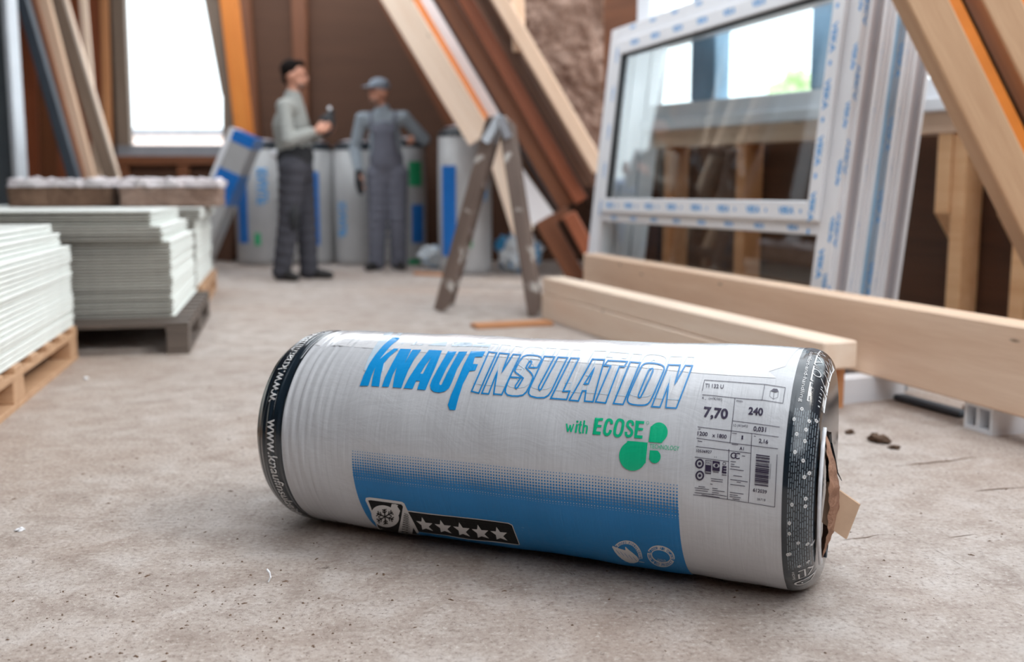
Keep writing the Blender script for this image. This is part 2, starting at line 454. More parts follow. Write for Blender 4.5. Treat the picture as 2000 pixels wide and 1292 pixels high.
quadslab('wall_left', [(-7.4, -4, 0), (-7.4, 11, 0), (-7.4, 11, 3.4), (-7.4, -4, 3.4)], -.12, 'panel_brown')
quadslab('wall_front', [(-7.5, -4, 0), (5, -4, 0), (5, -4, 3.4), (-7.5, -4, 3.4)], -.12, 'panel_brown')

# rafters of the right slope
def raft(a, b, Y, wd, dp, mat, label, Y2=None):
    return beam('rafter', P(a[0], a[1], Y), P(b[0], b[1], Y2 or Y), wd, dp, mat, label=label, cat='rafter')
raft((700, -110), (890, 245), 9.4, .16, .12, 'timber_brown', 'dark brown rafter above the shoulder of the man in the cap')
raft((703, -120), (938, 270), 8.35, .215, .10, 'spruce_pale', 'broad pale cream rafter that runs down behind the trestle top')
raft((741, -120), (966, 262), 8.46, .06, .10, 'orange_wood', 'thin orange edge board along the pale cream rafter')
raft((765, -120), (984, 250), 8.57, .12, .06, 'white_plastic', 'bright white strip board beside the orange edge board')
raft((782, -120), (1098, 415), 7.96, .055, .06, 'slate_metal', 'thin dark grey metal strip along the brown rafters')
raft((800, -120), (1108, 402), 7.85, .13, .09, 'timber_brown', 'wide dark brown rafter right of the grey metal strip')
raft((842, -120), (1136, 392), 7.75, .10, .09, 'larch_red', 'red-brown rafter with a step cut at its foot')
raft((878, -120), (1150, 362), 7.65, .07, .09, 'timber_dark', 'narrow dark rafter under the pale edge board of the wool bay')
raft((908, -120), (1172, 332), 7.5, .105, .10, 'spruce', 'pale edge board along the wool-filled bay')
raft((962, 262), (1022, 455), 8.1, .17, .08, 'spruce_pale', 'pale brace seen between the legs of the trestle')
raft((1052, 446), (1112, 410), 7.8, .07, .18, 'timber_brown', 'short cross piece at the foot of the brown rafters')
raft((1062, 428), (1150, 585), 7.72, .14, .16, 'timber_brown', 'short brown timber below the stepped rafter foot')
raft((1112, 418), (1180, 545), 7.55, .10, .14, 'larch_red', 'short red-brown timber behind the left edge of the leaning window')
pb = slab_poly('white_board', [W(1000, 300, 8.55), W(1088, 425, 8.55), W(1040, 440, 8.55), W(1012, 400, 8.55)], 8.55, .03, 'white_plastic', kind=None)
setp(pb, 'white board offcut leaning behind the right trestle leg', 'board')

# bay filled with mineral wool
wb = setp(link(bpy.data.objects.new('wall_wool_bay', None)), kind='structure')
poly = [(1020, -90), (1196, -90), (1186, 360), (1168, 322), (1020, 70)]
def inside(p, poly):
    r = False; j = len(poly) - 1
    for i in range(len(poly)):
        if (poly[i][1] > p[1]) != (poly[j][1] > p[1]) and p[0] < (poly[j][0] - poly[i][0]) * (p[1] - poly[i][1]) / (poly[j][1] - poly[i][1]) + poly[i][0]: r = not r
        j = i
    return r
m = MB(); NX, NY = 70, 170; idx = {}
for j in range(NY + 1):
    for i in range(NX + 1):
        px, py = 1016 + 184 * i / NX, -95 + 460 * j / NY
        q = P(px, py, 8.02); d = noise.fractal(q * 5.0, 1.0, 2.0, 4) * .045 + noise.fractal(q * 17, 1.0, 2.0, 3) * .02
        m.v.append((q.x, q.y - d, q.z))
for j in range(NY):
    for i in range(NX):
        if inside((1016 + 184 * (i + .5) / NX, -95 + 460 * (j + .5) / NY), poly):
            a = j * (NX + 1) + i; m.f.append((a, a + 1, a + NX + 2, a + NX + 1))
m.obj('wool_batt', 'wool_brown', wb, True)
slab_poly('back_board', [W(x, y, 8.12) for x, y in poly], 8.12, .05, 'panel_brown', parent=wb)
beam('stud', P(1008, -110, 7.62), P(1014, 100, 7.62), .095, .14, 'spruce', wb)
beam('stud', P(1199, -110, 7.62), P(1196, 620, 7.62), .115, .16, 'spruce_warm', wb)

# right wall of the dormer: timber frame below, windows above
E2 = Vector((.585, -.811, 0)).normalized()
RM = Matrix((E2, Vector((0, 0, 1)), E2.cross(Vector((0, 0, 1))))).transposed().to_4x4(); RM.translation = (0.84, 6.7, 0)
wr = link(bpy.data.objects.new('wall_right', None)); wr.matrix_world = RM; setp(wr, kind='structure')
boxobj('panel', 'timber_dark', wr, -.45, 4.2, 0, 1.06, -.26, -.18)
boxobj('rail', 'spruce', wr, -.1, 4.2, 1.0, 1.10, -.14, .02, .004)
boxobj('corner_post', 'timber_brown', wr, -.42, -.03, 0, 3.2, -.2, -.02, .004)
def tstud(x0, x1, top, zf, cut=None, mat='spruce_stud'):
    m = MB()
    if cut:
        q = MB().prism([(-.155, cut), (zf, cut + .16), (zf, top), (-.155, top)], x0, x1)
        m.add([(z, y, x) for x, y, z in q.v], q.f)
    else: m.box(x0, x1, 0, top, -.155, zf, .003)
    return m.obj('stud', mat, wr)
for x0 in (2.085, 2.40):
    tstud(x0, x0 + .072, .998, .012, cut=.46); tstud(x0 + .074, x0 + .145, .998, .0)
for x0 in (.2, .8, 1.4, 2.9): tstud(x0, x0 + .07, .998, 0, mat='spruce_warm')
win2 = link(bpy.data.objects.new('window_2', None)); win2.matrix_world = RM; setp(win2, kind='structure')
boxobj('sill', 'pvc_white', win2, -.02, 4.2, 1.10, 1.165, -.12, .10, .006)
boxobj('frame_bar', 'pvc_white', win2, 0, 4.2, 1.167, 1.26, -.08, .05, .008)
boxobj('frame_bar', 'pvc_white', win2, 0, 4.2, 2.75, 2.86, -.08, .05, .008)
for x0, x1 in ((-.02, .10), (.46, .66), (1.34, 1.60), (1.70, 1.80), (2.62, 2.80), (3.6, 3.8)): boxobj('mullion', 'pvc_white' if x0 < .3 or x0 > 1.65 else 'pvc_blue', win2, x0, x1, 1.262, 2.748, -.08, .05, .008)
boxobj('pane', 'glass', win2, .10, 4.1, 1.25, 2.76, -.03, -.015)
quadslab('wall_right_near', [tuple(RM @ Vector((4.2, 0, 0))), (4.9, -4, 0), (4.9, -4, 3.4), tuple(RM @ Vector((4.2, 3.4, 0)))], .12, 'panel_brown')

# outside: a neighbouring house and trees, overexposure put into their pale colours
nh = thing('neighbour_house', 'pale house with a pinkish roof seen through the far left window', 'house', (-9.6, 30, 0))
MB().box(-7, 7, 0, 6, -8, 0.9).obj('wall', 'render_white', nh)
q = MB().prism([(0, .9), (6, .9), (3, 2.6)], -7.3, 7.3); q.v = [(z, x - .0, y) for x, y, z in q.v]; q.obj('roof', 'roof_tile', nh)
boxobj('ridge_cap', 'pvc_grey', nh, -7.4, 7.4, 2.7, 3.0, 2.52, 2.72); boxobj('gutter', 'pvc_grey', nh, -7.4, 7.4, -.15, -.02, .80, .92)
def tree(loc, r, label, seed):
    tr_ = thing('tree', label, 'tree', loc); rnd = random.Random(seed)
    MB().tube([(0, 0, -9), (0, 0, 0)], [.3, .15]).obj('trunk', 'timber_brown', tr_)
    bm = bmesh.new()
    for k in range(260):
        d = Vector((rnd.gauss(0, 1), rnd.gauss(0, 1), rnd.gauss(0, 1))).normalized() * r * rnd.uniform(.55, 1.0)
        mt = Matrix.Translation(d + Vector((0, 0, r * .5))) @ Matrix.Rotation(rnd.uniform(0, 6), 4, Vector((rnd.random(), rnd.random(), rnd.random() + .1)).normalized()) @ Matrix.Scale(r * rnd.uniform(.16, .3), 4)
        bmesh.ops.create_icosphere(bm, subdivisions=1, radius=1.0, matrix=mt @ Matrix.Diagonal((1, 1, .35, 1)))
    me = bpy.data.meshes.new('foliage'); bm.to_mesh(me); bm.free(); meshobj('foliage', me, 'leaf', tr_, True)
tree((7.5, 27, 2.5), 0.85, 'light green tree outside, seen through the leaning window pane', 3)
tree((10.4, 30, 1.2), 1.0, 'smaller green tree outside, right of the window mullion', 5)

# ================================================================== THE INSULATION ROLL (lying)
RL, RR0, RR1 = 1.130, 0.2077, 0.2203
RC = Vector((0.0551, 2.0347, 0)); RYAW = -0.40205
RA = Vector((math.cos(RYAW), math.sin(RYAW), 0)); RN = Vector((-math.sin(RYAW), math.cos(RYAW), 0))
RMEAN = 0.214
roll = thing('insulation_roll', 'large insulation roll in printed white film lying on the concrete floor', 'insulation roll', RC, RYAW)
def r_taper(s): return RR0 + (RR1 - RR0) * (s / RL + 0.5)
def fillet_drop(s):
    d = np.zeros_like(s)
    rl = .062; x = np.clip((-RL / 2 + rl) - s, 0, rl); d += .045 * (1 - np.sqrt(np.clip(1 - (x / rl) ** 2, 0, 1)))
    rr = .045; x = np.clip(s - (RL / 2 - rr), 0, rr); d += .040 * (1 - np.sqrt(np.clip(1 - (x / rr) ** 2, 0, 1)))
    return d
def wrinkle(s, ph):
    left = np.exp(-((s + .47) / .10) ** 2)
    w_ = .0011 * left * np.sin(s * 330 + 2.2 * np.sin(ph * 2.3) + 1.3 * ph) * (0.5 + 0.5 * np.sin(ph * 1.7 + .4))
    w_ += .0007 * left * np.sin(s * 520 - 1.5 * np.sin(ph * 3.1))
    w_ += .0016 * np.sin(s * 9 + 1.1) * np.sin(ph * 2 + .5) + .0010 * np.sin(s * 23 + ph * 3) + .0006 * np.sin(s * 61 + 2 * np.sin(ph * 4)) * np.sin(ph * 5 + s * 3)
    rgt = np.exp(-((s - .53) / .05) ** 2)
    return w_ + .0008 * rgt * np.sin(ph * 17 + s * 40) * np.sin(ph * 5)
def roll_local(s, ph, off=0.0):
    """points on the wrapped surface in the roll's own axes: x along it, -y towards its printed side"""
    s = np.asarray(s, float); ph = np.asarray(ph, float)
    r0 = r_taper(s); r = r0 - fillet_drop(s) + wrinkle(s, ph) + off
    y = -np.cos(ph) * r; z = r0 + np.sin(ph) * r
    return np.stack([s, y, np.maximum(z, .0012 + off)], -1)
def onroll(px, py):
    """where a photo pixel falls on the (unwrinkled) roll: length s, angle ph"""
    px = np.asarray(px, float); py = np.asarray(py, float)
    a = (px - 1000) / F; b = -(py - 646) / F
    D = np.stack([a, CP + b * SP, -SP + b * CP], -1)
    o = np.array([0, 0, CAM_H]) - np.array(RC); ra = np.array(RA); rn = np.array(RN)
    os_, oq, oz = o @ ra, o @ rn, o[2]; ds, dq, dz = D @ ra, D @ rn, D[:, 2]
    def fn(t_):
        s = os_ + t_ * ds; r = r_taper(s); q = oq + t_ * dq; z = oz + t_ * dz - r
        return q * q + z * z - r * r
    lo = np.full(len(px), 1.0); hi = np.full(len(px), 1.0); found = np.zeros(len(px), bool); best = np.full(len(px), 9.0); bt = lo.copy()
    for t_ in np.arange(1.2, 3.0, .004):
        v_ = fn(np.full(len(px), t_)); imp = v_ < best; best[imp] = v_[imp]; bt[imp] = t_
        new = (~found) & (v_ < 0); lo[new] = t_ - .004; hi[new] = t_; found |= new
    for _ in range(22):
        m_ = (lo + hi) / 2; v_ = fn(m_); neg = v_ < 0; hi = np.where(neg, m_, hi); lo = np.where(neg, lo, m_)
    T = np.where(found, hi, bt)
    s = os_ + T * ds; q = oq + T * dq; z = oz + T * dz - r_taper(s)
    return s, np.arctan2(z, -q)
def sv(px, py):
    s, p = onroll([px], [py]); return float(s[0]), float(p[0]) * RMEAN
def surface_mesh(name, s0, s1, ns, p0, p1, np_, off, close):
    ss = np.linspace(s0, s1, ns); pp = np.linspace(p0, p1, np_ + 1)[: np_ if close else np_ + 1]; k = len(pp)
    Sg, Pg = np.meshgrid(ss, pp, indexing='ij'); co = roll_local(Sg, Pg, off).reshape(-1, 3)
    fs = []
    for i in range(ns - 1):
        for j in range(np_):
            j2 = (j + 1) % k; fs.append((i * k + j, (i + 1) * k + j, (i + 1) * k + j2, i * k + j2))
    me = bpy.data.meshes.new(name); me.from_pydata(co.tolist(), [], fs); me.update()
    uv = me.uv_layers.new(name='uv'); ng = np.stack([Sg.ravel(), Pg.ravel() * RMEAN], -1)
    li = np.zeros(len(me.loops), int); me.loops.foreach_get('vertex_index', li)
    U = ng[li].copy()
    if close:                                   # keep the seam of the uv on the floor side
        lp = U.reshape(-1, 4, 2); wrap = (lp[:, :, 1].max(1) - lp[:, :, 1].min(1)) > 1.0
        top = lp[wrap]; top[:, :, 1] = np.where(top[:, :, 1] < 0, top[:, :, 1] + 2 * math.pi * RMEAN, top[:, :, 1]); lp[wrap] = top; U = lp.reshape(-1, 2)
    uv.data.foreach_set('uv', U.ravel())
    return me
meshobj('film_wrap', surface_mesh('film_wrap', -RL / 2, RL / 2, 240, -math.pi, math.pi, 220, 0, True), 'pack_film', roll, True)

def bisect_grid(vs, fs, step):
    bm = bmesh.new(); bv = [bm.verts.new((x, y, 0)) for x, y in vs]
    for f_ in fs:
        try: bm.faces.new([bv[i] for i in f_])
        except ValueError: pass
    xs = [v_[0] for v_ in vs]; ys = [v_[1] for v_ in vs]
    for ax, lo, hi, st in ((0, min(xs), max(xs), step[0]), (1, min(ys), max(ys), step[1])):
        k = math.ceil(lo / st)
        while k * st < hi:
            co = (k * st, 0, 0) if ax == 0 else (0, k * st, 0); no = (1, 0, 0) if ax == 0 else (0, 1, 0)
            bmesh.ops.bisect_plane(bm, geom=bm.verts[:] + bm.edges[:] + bm.faces[:], plane_co=co, plane_no=no, dist=1e-6); k += 1
    bm.verts.index_update()
    out = [tuple(v_.co[:2]) for v_ in bm.verts], [tuple(v_.index for v_ in f_.verts) for f_ in bm.faces]; bm.free(); return out
class Print:
    """flat print on the roll, drawn either in photo pixels ('px') or in metres along / around the roll ('sv')"""
    def __init__(s, space='px', step=None): s.v = []; s.f = []; s.space = space; s.step = step or ((9, 9) if space == 'px' else (.015, .006))
    def raw(s, vs, fs, grid=True):
        if grid: vs, fs = bisect_grid(vs, fs, s.step)
        o = len(s.v); s.v += vs; s.f += [tuple(i + o for i in q) for q in fs]; return s
    def loops(s, loops, grid=True): vs, fs = flat_mesh(loops); return s.raw(vs, fs, grid)
    def band(s, lp, wd):
        a, b = ring_loops(lp, wd); n = len(lp)
        return s.raw(a + b, [(i, (i + 1) % n, n + (i + 1) % n, n + i) for i in range(n)], False)
    def text(s, body, p0, p1, up, cap, bold=0.0, fit=True):
        """text from p0 towards p1, cap height 'cap' along 'up'"""
        vs, fs, wd = text_flat(body, bold); a = Vector(p0); d = Vector(p1) - a; u = Vector(up).normalized() * (cap / 0.70)
        ex = d / wd if fit else d.normalized() * (cap / 0.70)
        return s.raw([tuple(a + ex * x + u * y) for x, y in vs], fs)
    def build(s, name, mat, layer, parent=roll):
        V = np.array(s.v)
        if s.space == 'px': ss, pp = onroll(V[:, 0], V[:, 1])
        else: ss, pp = V[:, 0], V[:, 1] / RMEAN
        co = roll_local(ss, pp, .0005 * layer)
        me = bpy.data.meshes.new(name); me.from_pydata(co.tolist(), [], s.f); me.update()
        uv = me.uv_layers.new(name='uv'); li = np.zeros(len(me.loops), int); me.loops.foreach_get('vertex_index', li)
        uv.data.foreach_set('uv', np.stack([ss, pp * RMEAN], -1)[li].ravel())
        bm = bmesh.new(); bm.from_mesh(me)
        for f_ in bm.faces:
            c_ = f_.calc_center_median(); r0 = float(r_taper(np.array(c_.x)))
            if f_.normal.dot(Vector((0, c_.y, c_.z - r0))) < 0: f_.normal_flip()
        bm.to_mesh(me); bm.free()
        return meshobj(name, me, mat, parent, True)
def cr(ox, oy, k): return lambda pts: [(ox + x / k, oy + y / k) for x, y in pts]

# overlap strip of film at the top, with the ghost of the print below it
S_L = sv(556, 800)[0]; S_R = sv(1531, 900)[0]; S_B0 = sv(691, 935)[0]; S_B1 = sv(1326, 1000)[0]
va = sv(760, 684)[1]
a_ov = Print('sv'); lp = [(S_L + .002, sv(600, 672)[1]), (sv(1130, 700)[0], sv(1130, 708)[1]), (S_R - .1, sv(1440, 733)[1]), (S_R - .03, sv(1505, 738)[1]), (S_R - .045, sv(1500, 726)[1]), (S_R - .02, sv(1520, 715)[1]), (S_R - .003, 1.75 * RMEAN), (S_L + .002, 1.75 * RMEAN)]
a_ov.loops([lp]); a_ov.build('film_overlap', 'pack_overlap', 1)

c1 = cr(690, 640, 5.882)
K = [(75, 667), (120, 545), (190, 410), (260, 310), (340, 215), (400, 160), (455, 118), (540, 120), (440, 205), (375, 280), (306, 366), (385, 300), (470, 240), (525, 240), (430, 320), (352, 410), (320, 540), (300, 675), (210, 670), (225, 580), (255, 455), (215, 545), (178, 668)]
N_ = [(330, 675), (370, 560), (450, 400), (540, 240), (668, 240), (585, 412), (680, 248), (783, 250), (700, 360), (630, 490), (585, 600), (553, 690), (452, 682), (470, 580), (500, 450), (455, 540), (408, 678)]
A_ = [(578, 692), (640, 570), (740, 420), (870, 255), (1020, 262), (950, 430), (880, 590), (828, 712), (735, 706), (765, 607), (722, 605), (683, 700)]
A_in = [(895, 340), (830, 425), (770, 521), (798, 526)]
U_ = [(1090, 270), (1190, 275), (1080, 450), (992, 630), (990, 648), (1003, 658), (1018, 648), (1080, 520), (1215, 278), (1315, 282), (1200, 470), (1130, 640), (1100, 695), (1050, 730), (985, 743), (925, 733), (888, 700), (882, 655), (905, 590), (980, 450)]
F_ = [(1355, 280), (1522, 283), (1488, 345), (1402, 346), (1380, 424), (1437, 428), (1405, 497), (1342, 501), (1262, 650), (1215, 800), (1175, 946), (1110, 942), (1088, 885), (1130, 760), (1200, 600), (1270, 440)]
knauf = [dens(c1(q), 6) for q in (K, N_, A_, A_in, U_, F_)]
c2 = cr(920, 660, 4.4444)
INS = [[(8, 466), (72, 482), (225, 135), (157, 128)],
       [(98, 484), (158, 490), (233, 300), (202, 491), (272, 497), (432, 152), (368, 147), (275, 302), (332, 143), (250, 137)],
       [(575, 259), (597, 222), (614, 188), (606, 166), (580, 156), (540, 152), (490, 152), (455, 166), (425, 205), (395, 262), (384, 288), (392, 306), (420, 325), (456, 352), (432, 395), (410, 432), (397, 442), (387, 434), (392, 415), (434, 350), (390, 348), (342, 347), (320, 400), (304, 448), (303, 478), (322, 500), (360, 508), (410, 509), (455, 500), (484, 474), (510, 425), (538, 358), (540, 335), (525, 308), (479, 262), (492, 236), (508, 208), (521, 202), (529, 211), (520, 232), (505, 258), (540, 259)],
       [(637, 160), (725, 165), (592, 425), (590, 445), (600, 457), (613, 447), (757, 168), (838, 174), (700, 465), (675, 500), (640, 520), (575, 522), (520, 508), (503, 485), (512, 440)],
       [(868, 178), (938, 182), (800, 463), (858, 462), (832, 535), (695, 525)],
       [(855, 540), (935, 548), (970, 460), (1000, 461), (988, 550), (1062, 556), (1160, 195), (1055, 190)], [(1072, 265), (985, 400), (1020, 402)],
       [(1190, 203), (1358, 212), (1330, 258), (1290, 256), (1170, 566), (1083, 556), (1215, 250), (1160, 245)],
       [(1385, 215), (1470, 220), (1322, 578), (1238, 570)],
       smooth_loop([(1530, 220), (1600, 222), (1660, 235), (1682, 260), (1665, 310), (1565, 545), (1530, 582), (1470, 588), (1385, 578), (1357, 550), (1368, 500), (1470, 270), (1495, 232)], 1), smooth_loop([(1560, 268), (1582, 268), (1578, 295), (1482, 508), (1465, 522), (1452, 512), (1462, 480), (1540, 290)], 1),
       [(1570, 597), (1642, 600), (1716, 400), (1692, 602), (1782, 606), (1922, 238), (1860, 235), (1770, 397), (1815, 233), (1715, 232)]]
insul = [dens(c2(q), 6) for q in INS]
gh = Print('px'); 
for q in knauf[:1]: gh.loops([[(x + 8, y - 30) for x, y in q if y > 668]])
for k in (1, 2, 4, 5): gh.loops([[(x + 10, max(y - 17.5, 0) if y < 690 else 672 + (x - 780) * .045) for x, y in knauf[k] if y < 705]])
for q in insul: gh.band([(x + 4, y - 17) for x, y in q], 1.3)
gh.build('ghost_print', 'pack_ghost', 2)
for ch, q in zip('KNAUF', (knauf[:1], knauf[1:2], knauf[2:4], knauf[4:5], knauf[5:6])):
    setp(Print('px').loops(q).build('brand_letter', 'pack_logo', 3), 'solid blue slanted letter ' + ch)
for ch, ids in zip('INSULATION', ((0,), (1,), (2,), (3,), (4,), (5, 6), (7,), (8,), (9, 10), (11,))):
    ol = Print('px')
    for k in ids: ol.band(insul[k], 2.7)
    setp(ol.build('outline_letter', 'pack_outline', 3), 'blue outlined slanted letter ' + ch)

# green technology mark
c3 = cr(1090, 800, 7.692)
gr = Print('px')
for q in ([(558, 120), (683, 128), (675, 168), (612, 163), (600, 225), (660, 230), (652, 265), (592, 260), (575, 322), (648, 330), (640, 378), (520, 368)],
          [(1170, 165), (1302, 175), (1296, 214), (1222, 208), (1212, 270), (1286, 278), (1279, 314), (1205, 308), (1190, 380), (1276, 387), (1270, 434), (1145, 422)]): gr.loops([dens(c3(q), 5)])
for q, wd in (([(808, 215), (812, 180), (795, 158), (768, 150), (740, 165), (720, 215), (700, 310), (703, 350), (725, 372), (752, 372), (780, 350), (795, 305)], 42),
              ([(1128, 240), (1130, 205), (1115, 180), (1085, 172), (1055, 190), (1043, 228), (1058, 262), (1100, 298), (1117, 330), (1108, 372), (1078, 398), (1042, 395), (1022, 370), (1025, 330)], 40),
              ([(132, 208), (150, 330)], 24), ([(150, 330), (188, 228)], 18), ([(186, 228), (198, 332)], 24), ([(198, 332), (238, 214)], 18), ([(288, 215), (265, 345)], 30), ([(345, 170), (322, 310), (328, 340), (350, 348)], 26), ([(305, 222), (362, 228)], 20),
              ([(400, 160), (375, 354)], 26), ([(388, 262), (415, 238), (438, 246), (440, 275), (425, 360)], 25)): gr.loops([c3(stroke(smooth_loop(q, 2, False) if len(q) > 7 else q, wd))])
o_l = smooth_loop([(935, 150), (985, 175), (978, 250), (955, 350), (920, 392), (880, 392), (850, 360), (858, 290), (880, 200), (905, 160)], 2); gr.loops([c3(x) for x in ring_loops(o_l, 42)])
gr.loops([c3(ell(293, 178, 18, 16, 0, 12))])
gr.loops([c3(q) for q in ring_loops(ell(1350, 198, 20, 20, 0, 14), 5)])
gr.loops([dens(c3([(1350, 492), (1335, 640), (1318, 800)] + ell(1125, 690, 205, 223, 0, 30, .52, 4.25, False) + [(1045, 465), (1200, 478)]), 5)])
gr.loops([dens(c3([(1362, 482), (1378, 380), (1392, 255)] + ell(1518, 335, 132, 145, 0, 20, math.pi + .55, 2 * math.pi + .95, False)[1:] + [(1558, 498), (1460, 490)]), 5)])
gr.loops([dens(c3([(1383, 605), (1500, 614)] + ell(1458, 702, 88, 98, 0, 16, -1.0, math.pi - .45, False) + [(1370, 745)]), 5)])
ur = Vector(c3([(1380, 575)])[0]), Vector(c3([(1818, 612)])[0])
gr.text('TECHNOLOGY', ur[0], ur[1], (.08, -1), 66 / 7.692)
gr.build('technology_mark', 'pack_green', 3)

# blue field with the halftone edge
vt0 = sv(691, 929)[1]; vt1 = sv(1326, 1002)[1]; VT = (vt0 + vt1) / 2
bf = Print('sv'); bf.loops([[(S_B0, VT), (S_B1, VT), (S_B1, -1.62 * RMEAN), (S_B0, -1.62 * RMEAN)]]); bf.build('blue_field', 'pack_blue', 1)
ht = Print('sv'); NC = 116; pit = (S_B1 - S_B0) / NC
for j in range(10):
    rr = pit * (.58 - .044 * j)
    for i in range(NC):
        cx = S_B0 + pit * (i + .5); cy = VT + pit * 1.0 * (j + .15)
        n = 8; ht.raw([(cx + rr * math.cos(2 * math.pi * k / n), cy + rr * math.sin(2 * math.pi * k / n)) for k in range(n)], [tuple(range(n))], False)
ht.build('halftone_print', 'pack_blue', 2)['kind'] = 'stuff'
hw = Print('sv')
for i in range(NC + 1):
    for j, rr in ((0, pit * .17), (1, pit * .10)):
        cx = S_B0 + pit * i; cy = VT - pit * (.45 + .8 * j)
        hw.raw([(cx + rr * math.cos(math.pi * k / 3), cy + rr * math.sin(math.pi * k / 3)) for k in range(6)], [tuple(range(6))], False)
hw.build('halftone_gaps', 'pack_film', 3)['kind'] = 'stuff'

# five-star badge
c4 = cr(700, 950, 6.06)
bd = Print('px'); bd.loops([c4(dens([(90, 128), (130, 122), (520, 172), (548, 190), (572, 245), (735, 565), (690, 560), (275, 512), (240, 480), (85, 158)], 30))])
bd.loops([c4(dens([(560, 272), (1150, 343), (1775, 430), (1822, 455), (1852, 540), (1912, 688), (1880, 692), (1150, 590), (640, 512)], 30))]); bd.build('badge_border', 'pack_print_white', 2)
bk = Print('px'); bk.loops([c4(dens([(120, 158), (150, 155), (515, 203), (532, 225), (505, 380), (474, 522), (278, 493), (240, 460)], 30))])
bk.loops([c4([(652, 478), (700, 548), (640, 543)])])
bk.loops([c4(dens([(592, 287), (1150, 350), (1770, 437), (1815, 460), (1845, 545), (1900, 682), (1150, 580), (715, 520)], 30))]); bk.build('badge_field', 'pack_black', 3)
st = Print('px'); star = [(758, 345), (802, 408), (882, 416), (838, 456), (890, 508), (806, 478), (762, 492), (752, 440), (688, 392), (752, 398)]
for k in range(5): Print('px').loops([c4([(x + 219 * k, y + 32 * k) for x, y in star])]).build('star', 'pack_print_white', 4)
st.loops([c4(ell(322, 335, 168, 118, .35, 30))]); st.loops([c4([(385, 250), (400, 195), (440, 195), (478, 210), (465, 222), (500, 275), (482, 330), (415, 262)])])
st.build('badge_disc', 'pack_print_white', 4)
sn = Print('px')
for k in range(6):
    a = math.radians(60 * k + 25); e = Vector((math.cos(a) * 108, math.sin(a) * 88)); o_ = Vector((322, 338))
    q = e.orthogonal() * .35
    sn.loops([c4(stroke([tuple(o_), tuple(o_ + e)], 13))])
    for f_ in (.45, .72):
        for sg in (1, -1): sn.loops([c4(stroke([tuple(o_ + e * f_), tuple(o_ + e * (f_ + .25) + q * sg * .8)], 11))])
for k in range(9):
    y0 = 300 + 26 * k; sn.loops([c4(stroke([(548 - 4 * k, y0), (575 + 2 * k, y0 + 22), (540 - 3 * k, y0 + 34)], 6))]); sn.loops([c4(stroke([(575 - k, y0 + 10), (600 + 2 * k, y0 + 28), (572, y0 + 40)], 5))])
sn.build('badge_snowflake', 'pack_black', 5)

# two round marks low on the blue field
c5 = cr(1100, 960, 6.667)
rm = Print('px')
rm.loops([c5(stroke(smooth_loop([(688, 708), (735, 668), (810, 650), (890, 665), (955, 715), (1000, 790), (1012, 865)], 2, False), 46))])
rm.loops([c5(smooth_loop([(622, 683), (720, 728), (840, 762), (950, 815), (1002, 895), (900, 925), (790, 880), (690, 800)], 1))]); rm.loops([c5(smooth_loop([(803, 700), (850, 748), (930, 805), (942, 842), (860, 812), (815, 765)], 1))])
rm.loops([c5(stroke([(990, 900), (1058, 912)], 8))])
rm.loops([c5(stroke(ell(1275, 830, 152, 104, .30, 20, math.pi + .06, 2 * math.pi - .06, False), 62))]); rm.loops([c5(stroke(ell(1275, 830, 152, 104, .30, 20, .06, math.pi - .06, False), 62))])
rm.text('GOLD', c5([(1225, 890)])[0], c5([(1335, 905)])[0], (.1, -1), 26 / 6.667)
rm.build('round_marks', 'pack_print_white', 2)
ri = Print('px')
def arc_text(pr, body, path, cap, conv, flip=False):
    n = len(body)
    for i, ch in enumerate(body):
        if ch == ' ': continue
        f_ = (i + .5) / n * (len(path) - 1); k = min(int(f_), len(path) - 2); a = Vector(path[k]); b = Vector(path[k + 1]); p = a.lerp(b, f_ - k); d = (b - a).normalized(); u = Vector((d.y, -d.x))
        wd = cap * .62; p0 = p - d * wd / 2 - u * cap / 2; p1 = p + d * wd / 2 - u * cap / 2
        vs, fs, tw = text_flat(ch, .02); s_ = [tuple(p0 + (p1 - p0) / tw * x + u * (cap / .7) * y) for x, y in vs]; pr.raw(conv(s_), fs, False)
arc_text(ri, 'INDOOR AIR COMFORT', ell(1275, 830, 152, 104, .30, 30, math.pi + .15, 2 * math.pi - .15, False), 34, c5)
arc_text(ri, 'CERTIFIED PRODUCT', ell(1275, 830, 152, 104, .30, 30, math.pi - .15, .15, False), 34, c5)
arc_text(ri, 'NO ADDED FORMALDEHYDE', smooth_loop([(692, 705), (735, 670), (810, 652), (890, 667), (955, 717), (1000, 792), (1010, 855)], 2, False), 28, c5)
for k in range(5): ri.loops([c5(stroke([(690 + 55 * k, 745 + 22 * k), (740 + 55 * k, 800 + 22 * k)], 4))], False)
ri.build('round_marks_lettering', 'pack_blue', 3)

# product label: ruled box, figures, bar code
c6 = cr(1340, 710, 4.455)
lb = Print('px')
for q in ([(160, 135), (685, 180), (865, 212)], [(160, 135), (140, 230)], [(865, 212), (843, 345)], [(685, 180), (662, 318)], [(140, 265), (660, 316), (843, 345)], [(425, 292), (380, 690)], [(400, 492), (815, 550)], [(100, 547), (390, 580), (805, 637)], [(90, 645), (380, 685), (800, 740)],
          [(572, 605), (543, 1205)], [(85, 718), (560, 777)], [(75, 810), (370, 850)], [(372, 740), (360, 1175)], [(62, 1137), (360, 1178), (770, 1248)], [(793, 790), (770, 1248)]): lb.loops([c6(stroke(dens(q, 40, False), 4.5))])
def T6(body, x0, y0, x1, y1, h, b=0.0): lb.text(body, c6([(x0, y0)])[0], c6([(x1, y1)])[0], (.09, -1), h / 4.455, b)
T6('TI 132 U', 165, 199, 325, 212, 33, .02); T6('7,70', 150, 455, 360, 473, 84, .035); T6('240', 540, 436, 668, 450, 62, .035); T6('0,031', 585, 582, 695, 593, 40, .025)
